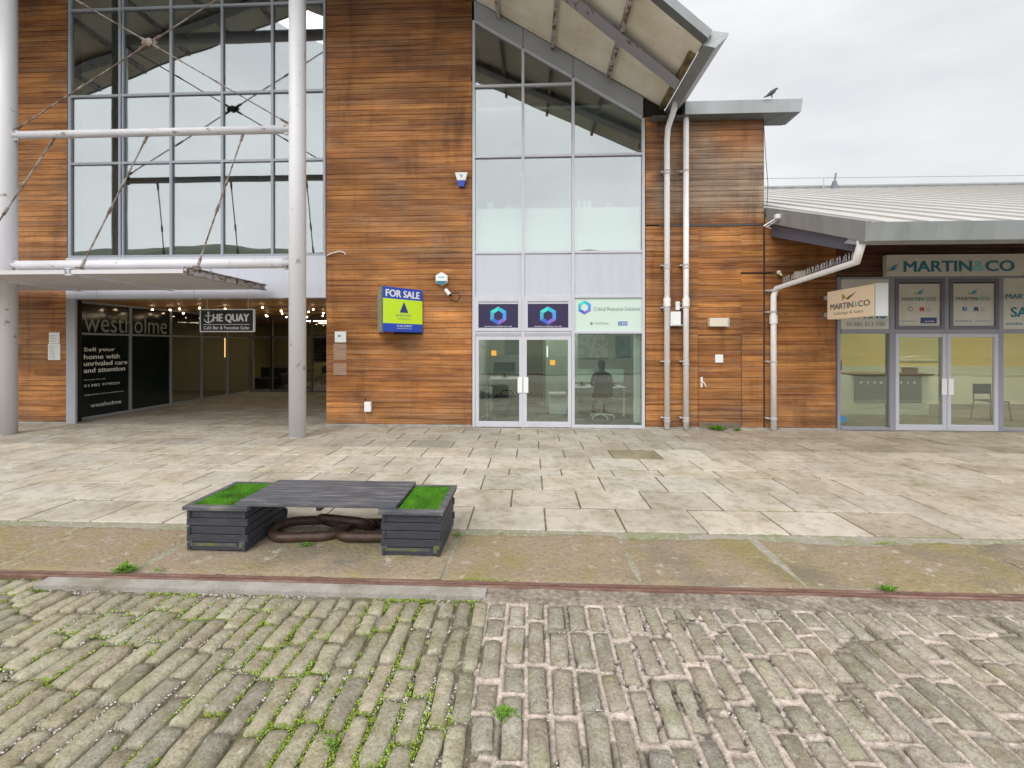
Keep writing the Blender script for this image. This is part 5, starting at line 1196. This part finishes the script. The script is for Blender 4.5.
t = thing('coat_stand', 'thin coat stand behind the left glass door', 'coat stand', (-1.05,10.2,0)); q = MB(); q.tube([(-1.05,10.2,.004),(-1.05,10.2,1.8)],.015,8); q.build('pole', M_pipe_m, t); q = MB()
for k_ in range(4): a_ = k_*1.57; q.tube([(-1.05,10.2,1.7),(-1.05+.12*math.cos(a_),10.2+.12*math.sin(a_),1.78)],.01,6)
q.build('hook', M_pipe_m, t); q = MB()
for k_ in range(4): a_ = k_*1.57+.5; q.tube([(-1.05,10.2,.1),(-1.05+.22*math.cos(a_),10.2+.22*math.sin(a_),.012)],.01,6)
q.build('foot', M_pipe_m, t)
t = thing('cabinet', 'tall pale cabinet behind the right glass door of the office', 'cabinet', (.9,11.8,0)); part('carcass', mat('pale_cabinet', (.5,.56,.46), .6), t, (.45,1.35,11.9,12.4,.01,2.2)); part('door', MATS['pale_cabinet'], t, (.47,.895,11.88,11.898,.06,2.17)); part('door', MATS['pale_cabinet'], t, (.905,1.33,11.88,11.898,.06,2.17)); part('handle', M_pipe_m, t, (.86,.88,11.86,11.878,1.0,1.15))
t = thing('dark_partition', 'brown partition screen behind the glass doors of the office', 'partition', (.1,12.8,0)); part('panel', mat('brown_panel', (.12,.075,.045), .7), t, (-.15,.4,12.8,12.86,.06,2.2)); part('foot', M_pipe_m, t, (-.15,-.1,12.6,13.0,.004,.058),(.35,.4,12.6,13.0,.004,.058))
t = thing('office_bin', 'low white pedestal on the office floor behind the right glass door', 'pedestal', (.75,11.0,0)); part('body', M_white, t, (.5,.95,10.9,11.3,.01,.55), bevel=.01); part('drawer', M_pipe_m, t, (.53,.92,10.885,10.898,.3,.5))
for k_, (x, y, w_, h_, z, lb, c_) in enumerate(((-.4,14.17,.9,.6,1.5,'grey framed poster on the office back wall left of the partition',(.2,.22,.25)),(2.0,14.17,1.2,.8,1.35,'wide pale whiteboard on the office back wall',(.7,.72,.72)),(3.1,14.17,.5,.7,1.4,'blue framed poster on the office back wall at the right',(.1,.2,.35)))):
    t = thing('poster', lb, 'poster', (x,y,z)); part('sheet', mat('poster_%s' % 'abc'[k_], c_, .5, noise_=[(5,3,.45,.6,(c_[0]*.5,c_[1]*.5,c_[2]*.5),.7)]), t, (x-w_/2,x+w_/2,y-.01,y,z,z+h_)); part('border', M_black, t, (x-w_/2-.02,x+w_/2+.02,y-.008,y+.002,z-.02,z-.001),(x-w_/2-.02,x+w_/2+.02,y-.008,y+.002,z+h_+.001,z+h_+.02))
t = thing('vertical_blind', 'pale vertical blind strips beside the right edge of the fixed office pane', 'blind', (2.3,YF+.15,2.4))
for k_ in range(5): part('blind_strip', M_white, t, (2.28+.045*k_,2.31+.045*k_,YF+.1,YF+.18,.1,2.5))
part('blind_rail', M_white, t, (2.25,2.5,YF+.1,YF+.19,2.502,2.55))
# office chair
def office_chair(x, y, label):
    t = thing('office_chair', label, 'chair', (x,y,0)); part('seat', M_dark, t, (x-.23,x+.23,y-.2,y+.25,.44,.5), bevel=.02); part('backrest', M_dark, t, (x-.22,x+.22,y-.26,y-.215,.56,1.0), bevel=.02)
    q = MB(); q.tube([(x,y,.1),(x,y,.44)],.03,10); q.build('column', M_leg, t); q = MB(); q.bar((x,y-.1,.42),(x,y-.24,.44),.05,.02); q.bar((x,y-.235,.44),(x,y-.235,.7),.05,.02); q.build('back_stem', M_dark, t)
    for k_ in range(5):
        a_ = 1.2566*k_; e_ = (x+.3*math.cos(a_),y+.3*math.sin(a_)); lg = MB(); lg.tube([(x,y,.12),(e_[0],e_[1],.08)],.018,8); lo = lg.build('leg', M_white, t); cs = MB(); cs.tube([(e_[0]-.012,e_[1],.034),(e_[0]+.012,e_[1],.034)],.03,10); cs.build('castor', M_white, lo)
    return t
office_chair(1.75,10.35,'black swivel chair with white five star base under the seated person')
# seated person seen from behind (skin mesh)
def person(x, y):
    vs_ = [(0,0,.52),(0,-.01,.75),(0,.0,.98),(0,.0,1.1),(0,.02,1.18),(0,.03,1.25),(0,.03,1.35)]
    rs_ = [.15,.135,.16,.12,.05,.095,.085]; ed = [(0,1),(1,2),(2,3),(3,4),(4,5),(5,6)]
    for s_ in (-1,1):
        b = len(vs_); vs_ += [(s_*.19,0,1.07),(s_*.24,.08,.86),(s_*.18,.3,.79),(s_*.15,.4,.79)]; rs_ += [.065,.05,.038,.03]; ed += [(3,b),(b,b+1),(b+1,b+2),(b+2,b+3)]
        b = len(vs_); vs_ += [(s_*.1,.1,.55),(s_*.12,.45,.55),(s_*.12,.5,.1),(s_*.12,.62,.05)]; rs_ += [.09,.065,.05,.035]; ed += [(0,b),(b,b+1),(b+1,b+2),(b+2,b+3)]
    me = bpy.data.meshes.new('person'); me.from_pydata([(v[0],v[1],v[2]) for v in vs_], ed, []); o = bpy.data.objects.new('person', me); COL.objects.link(o); o.location = (x,y,0)
    md = o.modifiers.new('skin','SKIN'); sv = me.skin_vertices[0].data
    for k_, r_ in enumerate(rs_): sv[k_].radius = (r_, r_*.8)
    sv[0].use_root = True; o.modifiers.new('sub','SUBSURF').levels = 1; o.modifiers['sub'].render_levels = 2
    me.materials.append(mat('dark_jacket', (.015,.015,.02), .85)); ORG[o.name] = Vector((x,y,0))
    tag(o, 'person in a dark jacket seated at the office desk, seen from behind', 'person')
    q = MB(); q.sphere((x,y+.03,1.335),.098,.11,.115); hr = q.build('hair', mat('dark_hair', (.02,.014,.01), .7), None)
    hr.parent = o; hr.location = (Vector(hr.location)-Vector((x,y,0)))
    for s_ in (-1,1):
        q = MB()
        for k_ in range(5):
            fxx = x+s_*(.15-.016*(k_-2)); q.tube([(fxx,y+.42,.79),(fxx-s_*.004,y+.47,.795),(fxx-s_*.006,y+.5,.78)],[.009,.008,.006],6)
        h_ = q.build('fingers', mat('skin', (.45,.27,.19), .6), None); h_.parent = o; h_.location = Vector(h_.location)-Vector((x,y,0))
person(1.75,10.3)
# shop interior
t = thing('reception_counter', 'white shop counter with a grey front panel behind the shop doors', 'counter', (8.2,11.3,0))
part('body', mat('counter_white', (.6,.64,.5), .5), t, (7.5,10.2,11.2,11.9,.01,1.02)); part('front_panel', mat('counter_grey', (.13,.115,.1), .5), t, (8.35,10.0,11.17,11.198,.32,1.0)); part('counter_top', mat('counter_brown', (.18,.1,.06), .5), t, (8.3,10.25,11.12,11.95,1.022,1.06))
monitor(8.0,11.5,1.03,.5,.26,'dark monitor at the left end of the shop counter'); 
t = thing('desk_tidy', 'small brown box on the right end of the shop counter', 'box', (9.9,11.4,1.06)); part('body', mat('brown_box', (.2,.09,.04), .6), t, (9.78,10.02,11.3,11.5,1.062,1.2)); part('rim', M_black, t, (9.77,10.03,11.29,11.51,1.2,1.212))
q = MB()
for k_ in range(9): q = MB(); xx = 8.5+.165*k_; q.tube([(xx,11.168,.84),(xx,11.16,.84)],.035,10); q.build('badge', M_cream, bpy.data.objects['reception_counter'])

def stack_chair(x, y, label, rot=0, group=None):
    t = thing('chair', label, 'chair', (x,y,0), group); part('seat', M_dark, t, (x-.22,x+.22,y-.2,y+.2,.44,.47), bevel=.01); part('backrest', M_dark, t, (x-.21,x+.21,y+.2,y+.225,.6,.85), bevel=.01)
    for a_, b_ in ((-.2,-.18),(.2,-.18),(-.2,.2),(.2,.2)):
        q = MB(); q.tube([(x+a_,y+b_,.44),(x+a_*1.15,y+b_*1.2,.004)],.011,6); q.build('leg', M_black, t)
    q = MB()
    for a_ in (-.2,.2): q.tube([(x+a_,y+.2,.44),(x+a_,y+.215,.62)],.011,6)
    q.build('back_frame', M_black, t); return t
stack_chair(11.1,10.6,'black chair seen through the right glass door of the shop')
c1_ = stack_chair(12.2,10.3,'black chair with a bag on it at the right edge of the picture')
t = thing('handbag', 'brown patterned bag resting on the chair at the right edge', 'bag', (12.2,10.2,.471)); part('body', mat('brown_bag', (.22,.15,.09), .8, noise_=[(20,3,.45,.6,(.06,.05,.04),.8)]), t, (12.02,12.38,10.12,10.28,.473,.75), bevel=.05); q = MB(); q.tube([(12.08,10.2,.74),(12.12,10.2,.9),(12.28,10.2,.9),(12.32,10.2,.74)],.012,8); q.build('strap', M_dark, t)
t = thing('picture_frame', 'pale framed panel on the yellow wall behind the right glass door', 'frame', (11.8,13.3,1.2)); part('border', M_cream, t, (12.7,12.78,13.33,13.37,1.3,2.6),(11.2,11.28,13.33,13.37,1.3,2.6),(11.28,12.7,13.33,13.37,1.3,1.38),(11.28,12.7,13.33,13.37,2.52,2.6)); part('board', mat('panel_yellow', (.6,.5,.25), .8), t, (11.28,12.7,13.35,13.38,1.38,2.52))
# cafe tables and chairs
def copy_tree(o, dx, dy, label):
    c = o.copy(); COL.objects.link(c); c.location = o.location+Vector((dx,dy,0)); c['label'] = label; ORG[c.name] = Vector(c.location)
    for ch in o.children:
        d = ch.copy(); COL.objects.link(d); d.parent = c
        for g in ch.children: e = g.copy(); COL.objects.link(e); e.parent = d
    return c
tb0 = thing('cafe_table', 'dark cafe table nearest the glass at the passage end', 'table', (-9.6,17.3,0), 'cafe tables')
part('table_top', M_black, tb0, (-10.0,-9.2,16.9,17.7,.72,.75)); part('pedestal', M_black, tb0, (-9.64,-9.56,17.26,17.34,.03,.72)); part('base', M_black, tb0, (-9.85,-9.35,17.05,17.55,.005,.03))
copy_tree(tb0, .3, 2.3, 'dark cafe table farther back near the rear window'); copy_tree(tb0, 2.0, .6, 'dark cafe table right behind the passage glass')
ch0 = stack_chair(-9.6,16.6,'dark cafe chair in front of the nearest cafe table', group='cafe chairs')
copy_tree(ch0, -.95, .9, 'dark cafe chair left of the nearest cafe table'); copy_tree(ch0, .9, .8, 'dark cafe chair between the two nearer cafe tables'); copy_tree(ch0, .2, 2.4, 'dark cafe chair in front of the farther cafe table')
t = thing('sofa', 'dark low sofa behind the passage end glass', 'sofa', (-10.9,17.2,0)); part('seat', M_dark, t, (-11.6,-10.4,16.9,17.6,.1,.42), bevel=.04); part('backrest', M_dark, t, (-11.6,-10.4,17.6,17.8,.1,.85), bevel=.04); part('armrest', M_dark, t, (-10.39,-10.24,16.9,17.8,.1,.6), bevel=.03)
print('objects', len(bpy.data.objects))
